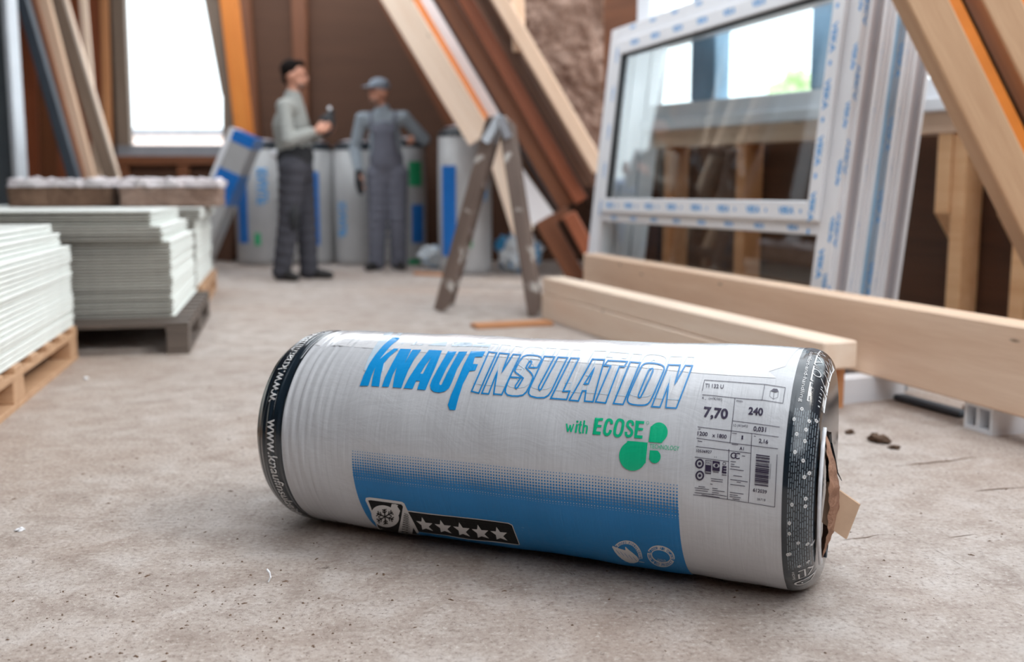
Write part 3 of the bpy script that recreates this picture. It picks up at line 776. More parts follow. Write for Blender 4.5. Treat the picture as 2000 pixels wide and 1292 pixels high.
T6('1200', 98, 619, 185, 628, 34, .02); T6('x 1800', 225, 634, 350, 649, 34, .02); T6('1', 480, 655, 494, 657, 34, .02); T6('2,16', 632, 684, 713, 696, 34, .02)
T6('A1', 462, 748, 500, 752, 28, .02); T6('10536927', 88, 766, 222, 780, 25, .01); T6('612039', 580, 1112, 700, 1131, 30, .02); T6('26718', 615, 1187, 688, 1197, 20)
T6('mm', 437, 326, 490, 332, 22); T6('R', 140, 303, 155, 304, 22); T6('D', 163, 313, 172, 314, 10); T6('(m\u00b2K/W)', 196, 306, 310, 318, 22); T6('\u03bbD (W/(mK))', 405, 542, 535, 550, 22); T6('11', 245, 817, 263, 819, 14)
for q in (ell(418, 798, 30, 26, .1, 14, .8, 5.4, False), ell(440, 800, 24, 24, .1, 14, .9, 5.3, False)):
    pass
lb.loops([c6(stroke(ell(414, 797, 24, 23, 0, 14, .9, 5.5, False), 9))]); lb.loops([c6(stroke(ell(450, 801, 24, 23, 0, 14, .9, 5.5, False), 9))]); lb.loops([c6(stroke([(428, 800), (444, 802)], 8))])
for cx, cy in ((117, 868), (119, 972)):
    lb.loops([c6(x) for x in ring_loops(ell(cx, cy, 31, 36, .1, 22), 14)]); lb.loops([c6(ell(cx, cy, 13, 14, 0, 12))])
lb.loops([c6([(170, 878), (216, 883), (214, 940), (168, 935)])]); lb.loops([c6(x) for x in ring_loops([(170, 838), (218, 843), (214, 958), (166, 952)], 4)]); T6('RAL', 176, 868, 213, 872, 22)
lb.loops([c6([(230, 842), (294, 852), (292, 936), (228, 928)]), c6(ell(262, 884, 29, 21, .15, 18))]); lb.loops([c6(ell(263, 884, 14, 15, 0, 12))])
lb.loops([c6(x) for x in ring_loops(ell(331, 868, 13, 13, 0, 12), 4)])
for k in range(3): lb.loops([c6([(315, 888 + 24 * k), (352, 892 + 24 * k), (350, 908 + 24 * k), (314, 904 + 24 * k)])])
lb.loops([c6([(315, 888), (328, 889), (324, 950), (311, 948)])])
lb.loops([c6([(735, 238), (760, 218), (795, 222), (805, 245), (778, 250)])])
for q in ([(735, 238), (728, 285), (760, 308), (798, 295), (805, 245)], [(765, 252), (760, 308)]): lb.loops([c6(stroke(q, 3))])
rnd = random.Random(11); y = 786
while y < 1058:
    h = rnd.choice((3, 4, 6, 9, 12)); f_ = (y - 786) / 272
    lb.loops([c6([(608 - 14 * f_, y), (728 - 14 * f_, y + 16), (728 - 14 * f_, y + 16 + h), (608 - 14 * f_, y + h)])]); y += h + rnd.choice((4, 5, 7, 9))
lb.loops([c6(stroke([(737, 870), (728, 1005)], 3))])
lb.build('label_print', 'pack_ink', 2)
lf = Print('px')                      # rows of print too fine to read
def fine(x0, y0, x1, y1): lf.loops([c6(stroke([(x0, y0), (x1, y1)], 5))], False)
for a in ((100, 670, 140, 676), (105, 565, 125, 567), (398, 600, 440, 606), (395, 697, 450, 704), (590, 628, 606, 630), (385, 848, 432, 853), (388, 872, 420, 876), (388, 890, 465, 900), (380, 914, 500, 930), (485, 800, 512, 803), (410, 972, 486, 982), (385, 1005, 535, 1028), (440, 1028, 475, 1033), (385, 1048, 512, 1066),
          (380, 1117, 500, 1134), (380, 1137, 450, 1146), (380, 1153, 475, 1166), (405, 1174, 466, 1182), (170, 948, 215, 953), (235, 940, 285, 946), (310, 966, 352, 970), (215, 998, 320, 1010), (218, 1017, 318, 1028), (210, 1045, 230, 1048), (108, 1066, 165, 1073), (75, 1078, 200, 1093), (80, 1098, 190, 1110), (75, 1118, 240, 1138), (228, 1082, 275, 1087), (228, 1100, 335, 1112), (226, 1118, 285, 1125), (225, 1133, 355, 1152), (135, 1138, 292, 1164)): fine(*a)
lf.build('label_fine_print', 'pack_ink', 2)['kind'] = 'stuff'

# dark bands at both ends
meshobj('end_band', surface_mesh('end_band', -RL / 2, S_L, 40, -math.pi, math.pi, 220, .0004, True), 'pack_band', roll, True)
meshobj('end_band', surface_mesh('end_band', S_R, RL / 2, 44, -math.pi, math.pi, 220, .0004, True), 'pack_band', roll, True)
def disc(name, s, r_scale, mat, bulge):
    n = 96; rings = 10; m = MB(); r0 = float(r_taper(np.array(s)))
    edge = roll_local(np.full(n, s), np.linspace(-math.pi, math.pi, n, endpoint=False), .0004); c0 = np.array([s, 0, r0])
    for k in range(rings):
        f_ = (k + 1) / rings
        for e in edge:
            q = c0 + (e - c0) * f_ * r_scale; m.v.append((q[0] + bulge * (1 - f_ ** 2), q[1], q[2]))
    m.v.append((s + bulge, 0, r0)); cidx = len(m.v) - 1
    for j in range(n): m.f.append((cidx, j, (j + 1) % n))
    for k in range(rings - 1):
        for j in range(n): m.f.append((k * n + j, (k + 1) * n + j, (k + 1) * n + (j + 1) % n, k * n + (j + 1) % n))
    return m.obj(name, mat, roll, True)
disc('end_cap', -RL / 2, 1.0, 'pack_band', -.012)
disc('end_cap', RL / 2, 1.0, 'pack_band', .004)

bt = Print('sv', (.02, .006)); sm = (-RL / 2 + S_L) / 2 + .012
v_mid = sv(533, 818)[1]
bt.text('www.knaufinsulation', (sm - .004, v_mid), (sm - .004, v_mid - .265), (1, 0), .024, .01)
bt.build('band_lettering', 'pack_print_white', 3); bt = Print('sv', (.02, .006))
bt.text('www.knaufinsulation', (sm + .004, v_mid + .035), (sm + .004, v_mid + .30), (-1, 0), .024, .01)
bt.build('band_lettering', 'pack_print_white', 3)
sb0 = sv(1541, 930)[0]; sb1 = sv(1587, 930)[0]; v_t = sv(1560, 790)[1]; v_b = sv(1560, 1112)[1]
bw = Print('sv', (.02, .01)); rnd = random.Random(5)
def I(u, v_): return (sb0 + (sb1 - sb0) * u, v_)
for k in range(12):
    u = k / 11; v_ = v_t - rnd.uniform(0, .01); ww = (sb1 - sb0) * .0085
    while v_ > v_b:
        l_ = rnd.uniform(.004, .016); a = I(u, v_); jw = ww * rnd.uniform(.7, 1.3)
        bw.raw([(a[0] - jw, v_), (a[0] + jw, v_), (a[0] + jw, v_ - l_), (a[0] - jw, v_ - l_)], [(0, 1, 2, 3)], False); v_ -= l_ + .0025
bw.build('band_fine_print', 'pack_white_dark', 2)['kind'] = 'stuff'
bi = Print('sv', (.02, .006))
for k in range(24):
    u = rnd.randint(0, 11) / 11; v_ = rnd.uniform(v_b, v_t); a = I(u, v_)
    bi.loops([[(a[0] + .0026 * x, v_ + .0034 * y) for x, y in ell(0, 0, 1, 1, 0, 12)], [(a[0] + .0010 * x, v_ + .0013 * y) for x, y in ell(0, 0, 1, 1, 0, 10)]], False)
wq = (sb1 - sb0)
for k in range(4):                     # instruction pictograms
    v0 = v_t + .012 + .047 * k; s0, s1 = sb0 + wq * .46, sb0 + wq * 1.12; v1 = v0 + .041
    bi.loops(ring_loops([(s0, v0), (s1, v0), (s1, v1), (s0, v1)], .0022)); mx_, my = (s0 + s1) / 2, (v0 + v1) / 2
    if k == 0:
        for f_ in (-.3, 0, .3): bi.loops([stroke([(mx_ - .010, my + .030 * f_), (mx_ + .010, my + .030 * f_)], .0016)])
        bi.loops([stroke([(mx_ - .010, my - .011), (mx_ - .010, my + .011)], .0016)]); bi.loops([stroke([(mx_ + .010, my - .011), (mx_ + .010, my + .011)], .0016)])
    elif k == 1:
        bi.loops(ring_loops(ell(mx_ - .006, my + .004, .007, .009, 0, 14), .0015)); bi.loops([stroke([(mx_ + .002, my - .002), (mx_ + .007, my - .010), (mx_ + .010, my - .004), (mx_ + .012, my - .014)], .0018)])
    else:
        bi.loops([stroke([(mx_ - .011, my + .012), (mx_ - .002, my + .002), (mx_ - .011, my - .012)], .0016)]); bi.loops([stroke([(mx_ + .003, my + .008), (mx_ + .010, my - .003), (mx_ + .006, my - .012)], .0022)])
bi.text('comfort-and-handling', (sb0 + wq * .12, v_t + .150), (sb0 + wq * .12, v_t + .006), (1, 0), wq * .16, .0)
bi.text('HDPE', (sb0 + wq * .12, v_b - .010), (sb0 + wq * .12, v_b - .036), (1, 0), wq * .11)
bi.loops([stroke([(sb0 + wq * .40, v_b - .012), (sb0 + wq * .66, v_b - .012), (sb0 + wq * .66, v_b - .035), (sb0 + wq * .40, v_b - .035), (sb0 + wq * .40, v_b - .02)], .0025)]); bi.loops([stroke([(sb0 + wq * .78, v_b - .012), (sb0 + wq * .98, v_b - .024), (sb0 + wq * .78, v_b - .036)], .0025)])
bi.loops(ring_loops(ell(sb0 + wq * .6, v_b - .056, wq * .42, .011, 0, 20), .0035)); bi.text('L', (sb0 + wq * .45, v_b - .061), (sb0 + wq * .75, v_b - .061), (0, 1), .008)
bi.build('band_pictograms', 'pack_print_white', 3)['kind'] = 'stuff'

# torn right end: wool core, white torn lip, loose film flap, cardboard tab
XE = RL / 2
def end_patch(name, mat, ph0, ph1, rin, rout, x, jag=0.0, seed=1, thick=.003, n=40):
    rnd = random.Random(seed); m = MB(); r0 = float(r_taper(np.array(XE)))
    for i in range(n + 1):
        a = ph0 + (ph1 - ph0) * i / n; k = math.sin(math.pi * i / n) ** .6
        ro = rout(k) + rnd.uniform(-jag, jag); ri = rin(k) + rnd.uniform(-jag, jag)
        for rr in (ri, ro):
            for dx in (0, thick): m.v.append((x + dx, -math.cos(a) * rr, r0 + math.sin(a) * rr))
    for i in range(n):
        a = i * 4; b = a + 4; m.f += [(a, b, b + 2, a + 2), (a + 1, a + 3, b + 3, b + 1), (a + 2, b + 2, b + 3, a + 3), (a, a + 1, b + 1, b)]
    return m.obj(name, mat, roll, True)
p_hi, p_lo = .62, -.78
m = MB(); r0 = float(r_taper(np.array(XE))); NN = 48      # wool bulging out of the tear
for i in range(NN + 1):
    a = p_hi + (p_lo - p_hi) * i / NN; k = max(0.0, math.sin(math.pi * i / NN)) ** .7
    for j in range(9):
        f_ = j / 8; rr = r0 - .036 - (.012 + .09 * k) * f_
        bx = .004 + .030 * k * math.sin(math.pi * (f_ * .75 + .2)) + .004 * noise.noise(Vector((i * .35, j * .6, 2)))
        m.v.append((XE + bx, -math.cos(a) * rr, r0 + math.sin(a) * rr))
for i in range(NN):
    for j in range(8): a = i * 9 + j; m.f.append((a, a + 1, a + 10, a + 9))
m.obj('wool_core', 'wool_core', roll, True)
end_patch('torn_lip', 'white_plastic', p_hi + .02, p_lo - .03, lambda k: r0 - .040 - .002 * k, lambda k: r0 - .0345, XE + .0035, .0016, 3, .006)
end_patch('torn_lip', 'pack_band', p_hi + .02, p_lo - .03, lambda k: r0 - .062 - .085 * k, lambda k: r0 - .050 - .085 * k, XE + .006, .004, 8, .010)
fa = np.array(roll_local([XE], [p_hi], 0))[0]
m = MB()
base = Vector((XE + .010, -math.cos(.50) * (r0 - .075), r0 + math.sin(.50) * (r0 - .075)))
pts = [base + Vector(q) for q in ((0, 0, .03), (.006, .01, .01), (.014, -.004, -.012), (.020, -.012, -.036), (.026, .004, -.055), (.020, .016, -.050), (.016, .022, -.046), (.010, .022, -.062), (0, .014, -.04))]
m.v = [tuple(p) for p in pts] + [tuple(p + Vector((-.002, .003, 0))) for p in pts]; n = len(pts)
m.f = [(0, 1, 8), (1, 2, 8), (2, 3, 6, 8), (3, 4, 5, 6), (6, 7, 8)] + [(i, (i + 1) % n, n + (i + 1) % n, n + i) for i in range(n)]; m.f += [tuple(n + i for i in reversed(q)) for q in m.f[:5]]
m.obj('film_flap', 'film_navy', roll)
# cardboard tab standing out of the tear
p_in = Vector((XE + .004, -math.cos(-.38) * (r0 - .055), r0 + math.sin(-.38) * (r0 - .055)))
q = [p_in + Vector(v_) for v_ in ((.008, .02, .075), (.062, .012, .044), (.044, -.002, -.014), (.004, .004, .008))]
m = MB(); nn = Vector((.002, .003, 0)); m.v = [tuple(a) for a in q] + [tuple(a + nn) for a in q]
m.f = [(0, 1, 2, 3), (7, 6, 5, 4)] + [(i, (i + 1) % 4, 4 + (i + 1) % 4, 4 + i) for i in range(4)]; m.obj('cardboard_tab', 'cardboard', roll)

# ================================================================== PLASTERBOARD STACKS, PALLETS, WOOL SLABS (left)
UD = Vector((-.223, .975, 0)).normalized(); UW = Vector((.975, .223, 0)).normalized()
AZ = math.atan2(UW.y, UW.x)
def at_local(corner, w_, d_): return Vector((corner[0], corner[1], 0)) + UW * w_ + UD * d_
def pallet(name, label, corner, w0, w1, d0, d1, mat):
    """corner: ground reference; w to the right, d away"""
    p = thing(name, label, 'pallet', (corner[0], corner[1], 0), AZ)
    for y in np.linspace(d0, d1 - .1, 9): boxobj('top_board', mat, p, w0, w1, y, y + .095, .122, .144, .002)
    for x in np.linspace(w0, w1 - .1, 3):
        boxobj('stringer_board', mat, p, x, x + .1, d0, d1, .100, .1215, .002)
        boxobj('bottom_board', mat, p, x, x + .1, d0, d1, 0, .022, .002)
        for y in np.linspace(d0, d1 - .145, 3): boxobj('block', mat, p, x + .002, x + .098, y, y + .145, .0225, .0995, .003)
    return p
CA = (-1.908, 4.43); CB = (-1.57, 4.72); CC = (-1.915, 6.22)
pallet('pallet', 'light wooden pallet under the nearest plasterboard stack', CA, -1.22, .01, -2.1, -.01, 'pallet_light')
pallet('pallet', 'weathered dark pallet sticking out in front of the middle plasterboard stack', CB, -1.9, .08, -.19, 1.3, 'pallet_dark')
pallet('pallet', 'brown pallet under the rear plasterboard stack', CC, -1.9, .03, .02, 1.5, 'pallet_light')
def stack(corner, n, th, w_, d0, d1, label, group, seed, shift, ends):
    rnd = random.Random(seed); me = None
    for k in range(n):
        if me is None:                          # white long edges; shade of the front ends put into grey gypsum
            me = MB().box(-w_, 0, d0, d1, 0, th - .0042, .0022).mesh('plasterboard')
            me.materials.append(MATS['plasterboard']); me.materials.append(MATS['plasterboard_shaded_end'])
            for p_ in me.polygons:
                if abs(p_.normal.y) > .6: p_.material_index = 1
        dx, dy = shift(k / n, rnd); p = at_local(corner, dx, dy)
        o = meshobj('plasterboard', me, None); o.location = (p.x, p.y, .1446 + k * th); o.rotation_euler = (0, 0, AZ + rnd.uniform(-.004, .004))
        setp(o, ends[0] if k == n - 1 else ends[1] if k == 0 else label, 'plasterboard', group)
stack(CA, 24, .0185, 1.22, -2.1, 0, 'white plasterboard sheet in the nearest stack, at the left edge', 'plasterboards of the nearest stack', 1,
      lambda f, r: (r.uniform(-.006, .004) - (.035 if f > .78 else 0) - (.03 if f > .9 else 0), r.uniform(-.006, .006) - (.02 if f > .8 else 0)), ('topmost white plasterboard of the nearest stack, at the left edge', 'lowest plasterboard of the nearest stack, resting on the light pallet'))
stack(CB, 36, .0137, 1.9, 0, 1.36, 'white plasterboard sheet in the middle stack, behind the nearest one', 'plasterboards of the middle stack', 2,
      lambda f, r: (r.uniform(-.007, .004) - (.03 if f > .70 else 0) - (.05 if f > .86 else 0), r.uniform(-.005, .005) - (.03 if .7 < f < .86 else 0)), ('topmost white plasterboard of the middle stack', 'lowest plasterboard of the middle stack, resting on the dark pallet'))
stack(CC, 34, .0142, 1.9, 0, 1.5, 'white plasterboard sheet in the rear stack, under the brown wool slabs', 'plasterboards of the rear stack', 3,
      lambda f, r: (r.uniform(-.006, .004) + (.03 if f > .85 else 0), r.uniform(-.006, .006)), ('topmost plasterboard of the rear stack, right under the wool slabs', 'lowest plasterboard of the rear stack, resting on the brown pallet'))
def wool_slab(corner, w0, w1, d0, d1, z0, z1, mat, label, seed):
    t_ = thing('wool_slab', label, 'wool slab', (corner[0], corner[1], 0), AZ)
    def rough(nx, ny, nz, x0, x1, y0, y1, za, zb, amp, name, mt):
        bm = bmesh.new(); bmesh.ops.create_cube(bm, size=1.0); bmesh.ops.subdivide_edges(bm, edges=bm.edges[:], cuts=nx, use_grid_fill=True)
        for v_ in bm.verts:
            q = Vector((x0 + (v_.co.x + .5) * (x1 - x0), y0 + (v_.co.y + .5) * (y1 - y0), za + (v_.co.z + .5) * (zb - za)))
            nv = noise.noise_vector(q * 22 + Vector((seed, 0, 0))); top = .2 if (v_.co.z < -.45) else 1.0
            v_.co = q + Vector((nv.x, nv.y, max(nv.z, 0) * top)) * amp
        me = bpy.data.meshes.new(name); bm.to_mesh(me); bm.free(); return meshobj(name, me, mt, t_, True)
    rough(26, 0, 0, w0, w1, d0, d1, z0, z1 - .045, .010, 'wool_body', mat)
    rough(26, 0, 0, w0 - .006, w1 + .006, d0 - .008, d1 + .006, z1 - .042, z1, .034, 'fleece_top', 'fleece')
zs = .1446 + 34 * .0142 + .002
wool_slab(CC, -1.14, -.53, .45, 1.25, zs, zs + .165, 'wool_dark', 'darker brown mineral wool slab, left of the two on the plasterboards', 1)
wool_slab(CC, -.48, .12, .40, 1.25, zs, zs + .165, 'wool_brown', 'lighter brown mineral wool slab, right of the two on the plasterboards', 9)

# ================================================================== STEEL POST AND LEANING BOARDS (left)
sp_ = thing('steel_post', 'grey steel post with a bright flange at the left edge', 'post', (P(22, 400, 8.6).x, 8.6, 0))
boxobj('web', 'steel_grey', sp_, -.12, .04, 0, .12, 0, 3.28, .003); boxobj('flange', 'steel_light', sp_, .041, .085, -.03, .15, 0, 3.28, .003)  # window light on the flange is put into its paler steel
def lean(name, a, b, Y, wd, dp, mat, label, cat='board'): return beam(name, P(a[0], a[1], Y), P(b[0], b[1], Y), wd, dp, mat, label=label, cat=cat)
lean('metal_profile', (-12, -180), (192, 520), 9.3, .10, .08, 'slate_metal', 'dark slate metal profile leaning beside the steel post', 'profile')
lean('leaning_board', (14, -180), (200, 505), 9.55, .06, .06, 'timber_brown', 'thin brown board leaning just right of the dark metal profile')
lean('leaning_board', (36, -180), (214, 505), 9.65, .12, .05, 'spruce', 'sunlit cream board leaning left of the grey-brown board')  # sunlight on a brown plank, put into the cream wood colour
lean('leaning_board', (56, -180), (262, 505), 9.78, .13, .05, 'timber_grey', 'grey-brown board leaning with its pale edge to the window')  # the plank's shadow face is put into this grey-brown
lean('leaning_board', (72, -180), (273, 500), 9.9, .05, .05, 'spruce_pale', 'pale strip standing for the lit edge of the grey-brown board')  # the same plank's lit edge, added as a separate pale strip
lean('leaning_lath', (146, -180), (204, 506), 10.12, .075, .03, 'spruce_pale', 'pale upright lath in front of the red boards by the window', 'lath')
lean('leaning_board', (430, 508), (466, 280), 10.66, .24, .03, 'timber_dark', 'dark wide board leaning left of the standing rolls')

pk = beam('film_pack', P(371, 521, 9.35), P(478, 262, 9.35), .20, .34, 'film_grey', label='flat film-wrapped pack, blue and grey, leaning beside the window', cat='package')
Lp = (P(478, 262, 9.35) - P(371, 521, 9.35)).length
boxobj('blue_end', 'film_blue', pk, Lp - .10, Lp + .004, -.103, .103, -.343, .004); boxobj('blue_end', 'film_blue', pk, Lp - .66, Lp - .36, -.103, .103, -.343, .004)
boxobj('white_edge', 'white_plastic', pk, 0, Lp + .006, .103, .145, -.34, 0)

# ================================================================== STANDING ROLLS
def standing_roll(loc, r, h, rz, label, style):
    t_ = thing('insulation_roll', label, 'insulation roll', loc, rz, 'standing insulation rolls')
    def lathe(name, prof, mat, n=40):
        m = MB()
        for (rr, z) in prof:
            for k in range(n): a = 2 * math.pi * k / n; m.v.append((rr * math.cos(a), rr * math.sin(a), z))
        for i in range(len(prof) - 1):
            for k in range(n): m.f.append((i * n + k, i * n + (k + 1) % n, (i + 1) * n + (k + 1) % n, (i + 1) * n + k))
        m.f.append(tuple(range(n - 1, -1, -1))); m.f.append(tuple((len(prof) - 1) * n + k for k in range(n)))
        return m.obj(name, mat, t_, True)
    lathe('film_wrap', [(r - .03, 0), (r - .006, .02), (r, .06), (r + .004, h * .5), (r - .002, h - .07)], 'film_grey')
    lathe('end_band', [(r - .001, h - .07), (r - .008, h - .03), (r - .04, h - .006), (r - .1, h)], 'film_navy')
    lathe('end_fleece', [(r - .1, h + .0005), (r - .05, h + .012), (r - .12, h + .03)], 'fleece')
    def patch(name, mat, a0, a1, z0, z1, off=.006):
        m = MB(); n = 12
        for k in range(n + 1):
            a = a0 + (a1 - a0) * k / n
            for zz in (z0, z1): m.v.append(((r + off) * math.cos(a), (r + off) * math.sin(a), zz))
        m.f = [(2 * k, 2 * k + 2, 2 * k + 3, 2 * k + 1) for k in range(n)]; m.obj(name, mat, t_, True)
    def vtext(body, a0, z0, z1, cap, mat):
        vs, fs, wd = text_flat(body, .03); m = MB()
        for x, y in vs:
            a = a0 + (y / .7) * cap / r; m.v.append(((r + .007) * math.cos(a), (r + .007) * math.sin(a), z0 + (z1 - z0) * x / wd))
        m.f = fs; m.obj('brand_lettering', mat, t_)
    F0 = -math.pi / 2                                  # faces the camera
    if style == 1:
        patch('blue_field', 'film_blue', F0 - .80, F0 - .28, .22, .92); vtext('KNAUF', F0 + .55, .95, .60, -.10, 'print_cyan'); patch('green_mark', 'film_green', F0 - .02, F0 + .22, .20, .32)
    elif style == 2: patch('blue_field', 'film_blue', F0 - .05, F0 + .55, .20, .92)
    elif style == 3: vtext('KNAUF', F0 - .35, .62, .28, -.09, 'print_cyan')
    elif style == 4:
        patch('green_mark', 'film_green', F0 + .35, F0 + 1.0, .78, 1.02); patch('blue_field', 'film_blue', F0 + .45, F0 + 1.1, .22, .60); patch('green_mark', 'film_green', F0 + .3, F0 + .9, .01, .06)
    else:
        patch('blue_field', 'film_blue', F0 - .95, F0 - .28, .16, .95); vtext('KNAUF', F0 + .95, .98, .62, -.12, 'print_cyan'); patch('green_mark', 'film_green', F0 + .05, F0 + .3, .24, .36)
    return t_
standing_roll((-2.53, 10.36, 0), .238, 1.21, 0, 'standing roll left of the man with dark hair, blue field at its left side', 1)
standing_roll((-2.03, 10.40, 0), .232, 1.20, 0, 'standing roll just right of the dark-haired man, wide blue field on it', 2)
standing_roll((-1.56, 10.38, 0), .226, 1.20, 0, 'standing roll left behind the man in the cap', 3)
standing_roll((-1.09, 10.36, 0), .226, 1.23, 0, 'standing roll with green and blue marks, right behind the man in the cap', 4)
standing_roll((-.42, 9.22, 0), .235, 1.27, 0, 'tall standing roll behind the left trestle leg', 5)

# ================================================================== PLASTIC BAG, TRESTLE
def lumpy(name, mat, parent, c_, rad, amp, fr, seed, sub=5, zmin=0.0):
    bm = bmesh.new(); bmesh.ops.create_icosphere(bm, subdivisions=sub, radius=1.0)
    for v_ in bm.verts:
        n_ = v_.co.normalized(); d = 1 + amp * noise.fractal(n_ * fr + Vector((seed, seed, 0)), 1.0, 2.0, 4) - amp * .6 * abs(noise.noise(n_ * fr * 2.1))
        v_.co = Vector(c_) + Vector((n_.x * rad[0], n_.y * rad[1], n_.z * rad[2])) * d; v_.co.z = max(v_.co.z, zmin)
    me = bpy.data.meshes.new(name); bm.to_mesh(me); bm.free(); return meshobj(name, me, mat, parent, True)
bag = lumpy('plastic_bag', 'bag_film', None, (0, 0, .16), (.20, .15, .19), .35, 2.6, 4); bag.location = (.06, 9.35, 0)
setp(bag, 'crumpled white and blue plastic bag on the floor behind the trestle', 'bag')
bag2 = lumpy('plastic_bag', 'bag_film', None, (0, 0, .10), (.16, .12, .11), .35, 2.6, 11); bag2.location = (-.74, 9.84, 0); setp(bag2, 'small grey-white plastic bag at the foot of the tall standing roll', 'bag')
plank0 = beam('wood_offcut', P(815, 515, 9.6) + Vector((0, 0, 0)), P(852, 527, 9.2), .05, .05, 'spruce_warm', label='short wood offcut on the floor beside the tall standing roll', cat='offcut')
plank0.matrix_world = Matrix.Translation((-.86, 9.0, .026)) @ Matrix.Rotation(-.5, 4, 'Z')

tr_ = thing('trestle', 'old paint-spattered wooden trestle standing in the middle of the room', 'trestle', (0, 0, 0))
def rail(a, b, nm='rail', wd=.085, dp=.03, mat='trestle_wood'): return beam(nm, a, b, wd, dp, mat, tr_, front=(0, -1, 0))
AP = Vector((-.085, 6.12, 1.13)); dd = Vector((.02, .34, 0))
lf0, rf0 = Vector((-.435, 6.16, .006)), Vector((.135, 5.92, .006))
for k, o_ in enumerate((Vector((0, 0, 0)), dd)):
    rail(lf0 + o_, AP + o_ + Vector((-.03, 0, 0))); rail(rf0 + o_, AP + o_ + Vector((.045, -.035, 0)))
    m_ = beam('hinge_plate', AP + o_ + Vector((-.075, -.045, -.12)), AP + o_ + Vector((.02, -.045, .035)), .05, .006, 'steel_light', tr_); beam('hinge_plate', AP + o_ + Vector((.015, -.08, .02)), AP + o_ + Vector((.065, -.08, -.10)), .05, .006, 'pvc_grey', tr_)
for f_ in (.16, .42, .68):
    for foot, ax in ((lf0, -.03), (rf0, .045)):
        a = foot.lerp(AP + Vector((ax, 0, 0)), f_) + Vector((0, .03, 0)); b = a + dd - Vector((0, .03, 0)); beam('rung', a, b, .045, .03, 'trestle_wood', tr_, front=(-1, 0, 0))
beam('top_bar', AP + Vector((-.005, -.03, .03)), AP + Vector((-.005, -.03, .03)) + dd * 1.08, .12, .035, 'trestle_wood', tr_, front=(0, 0, 1))

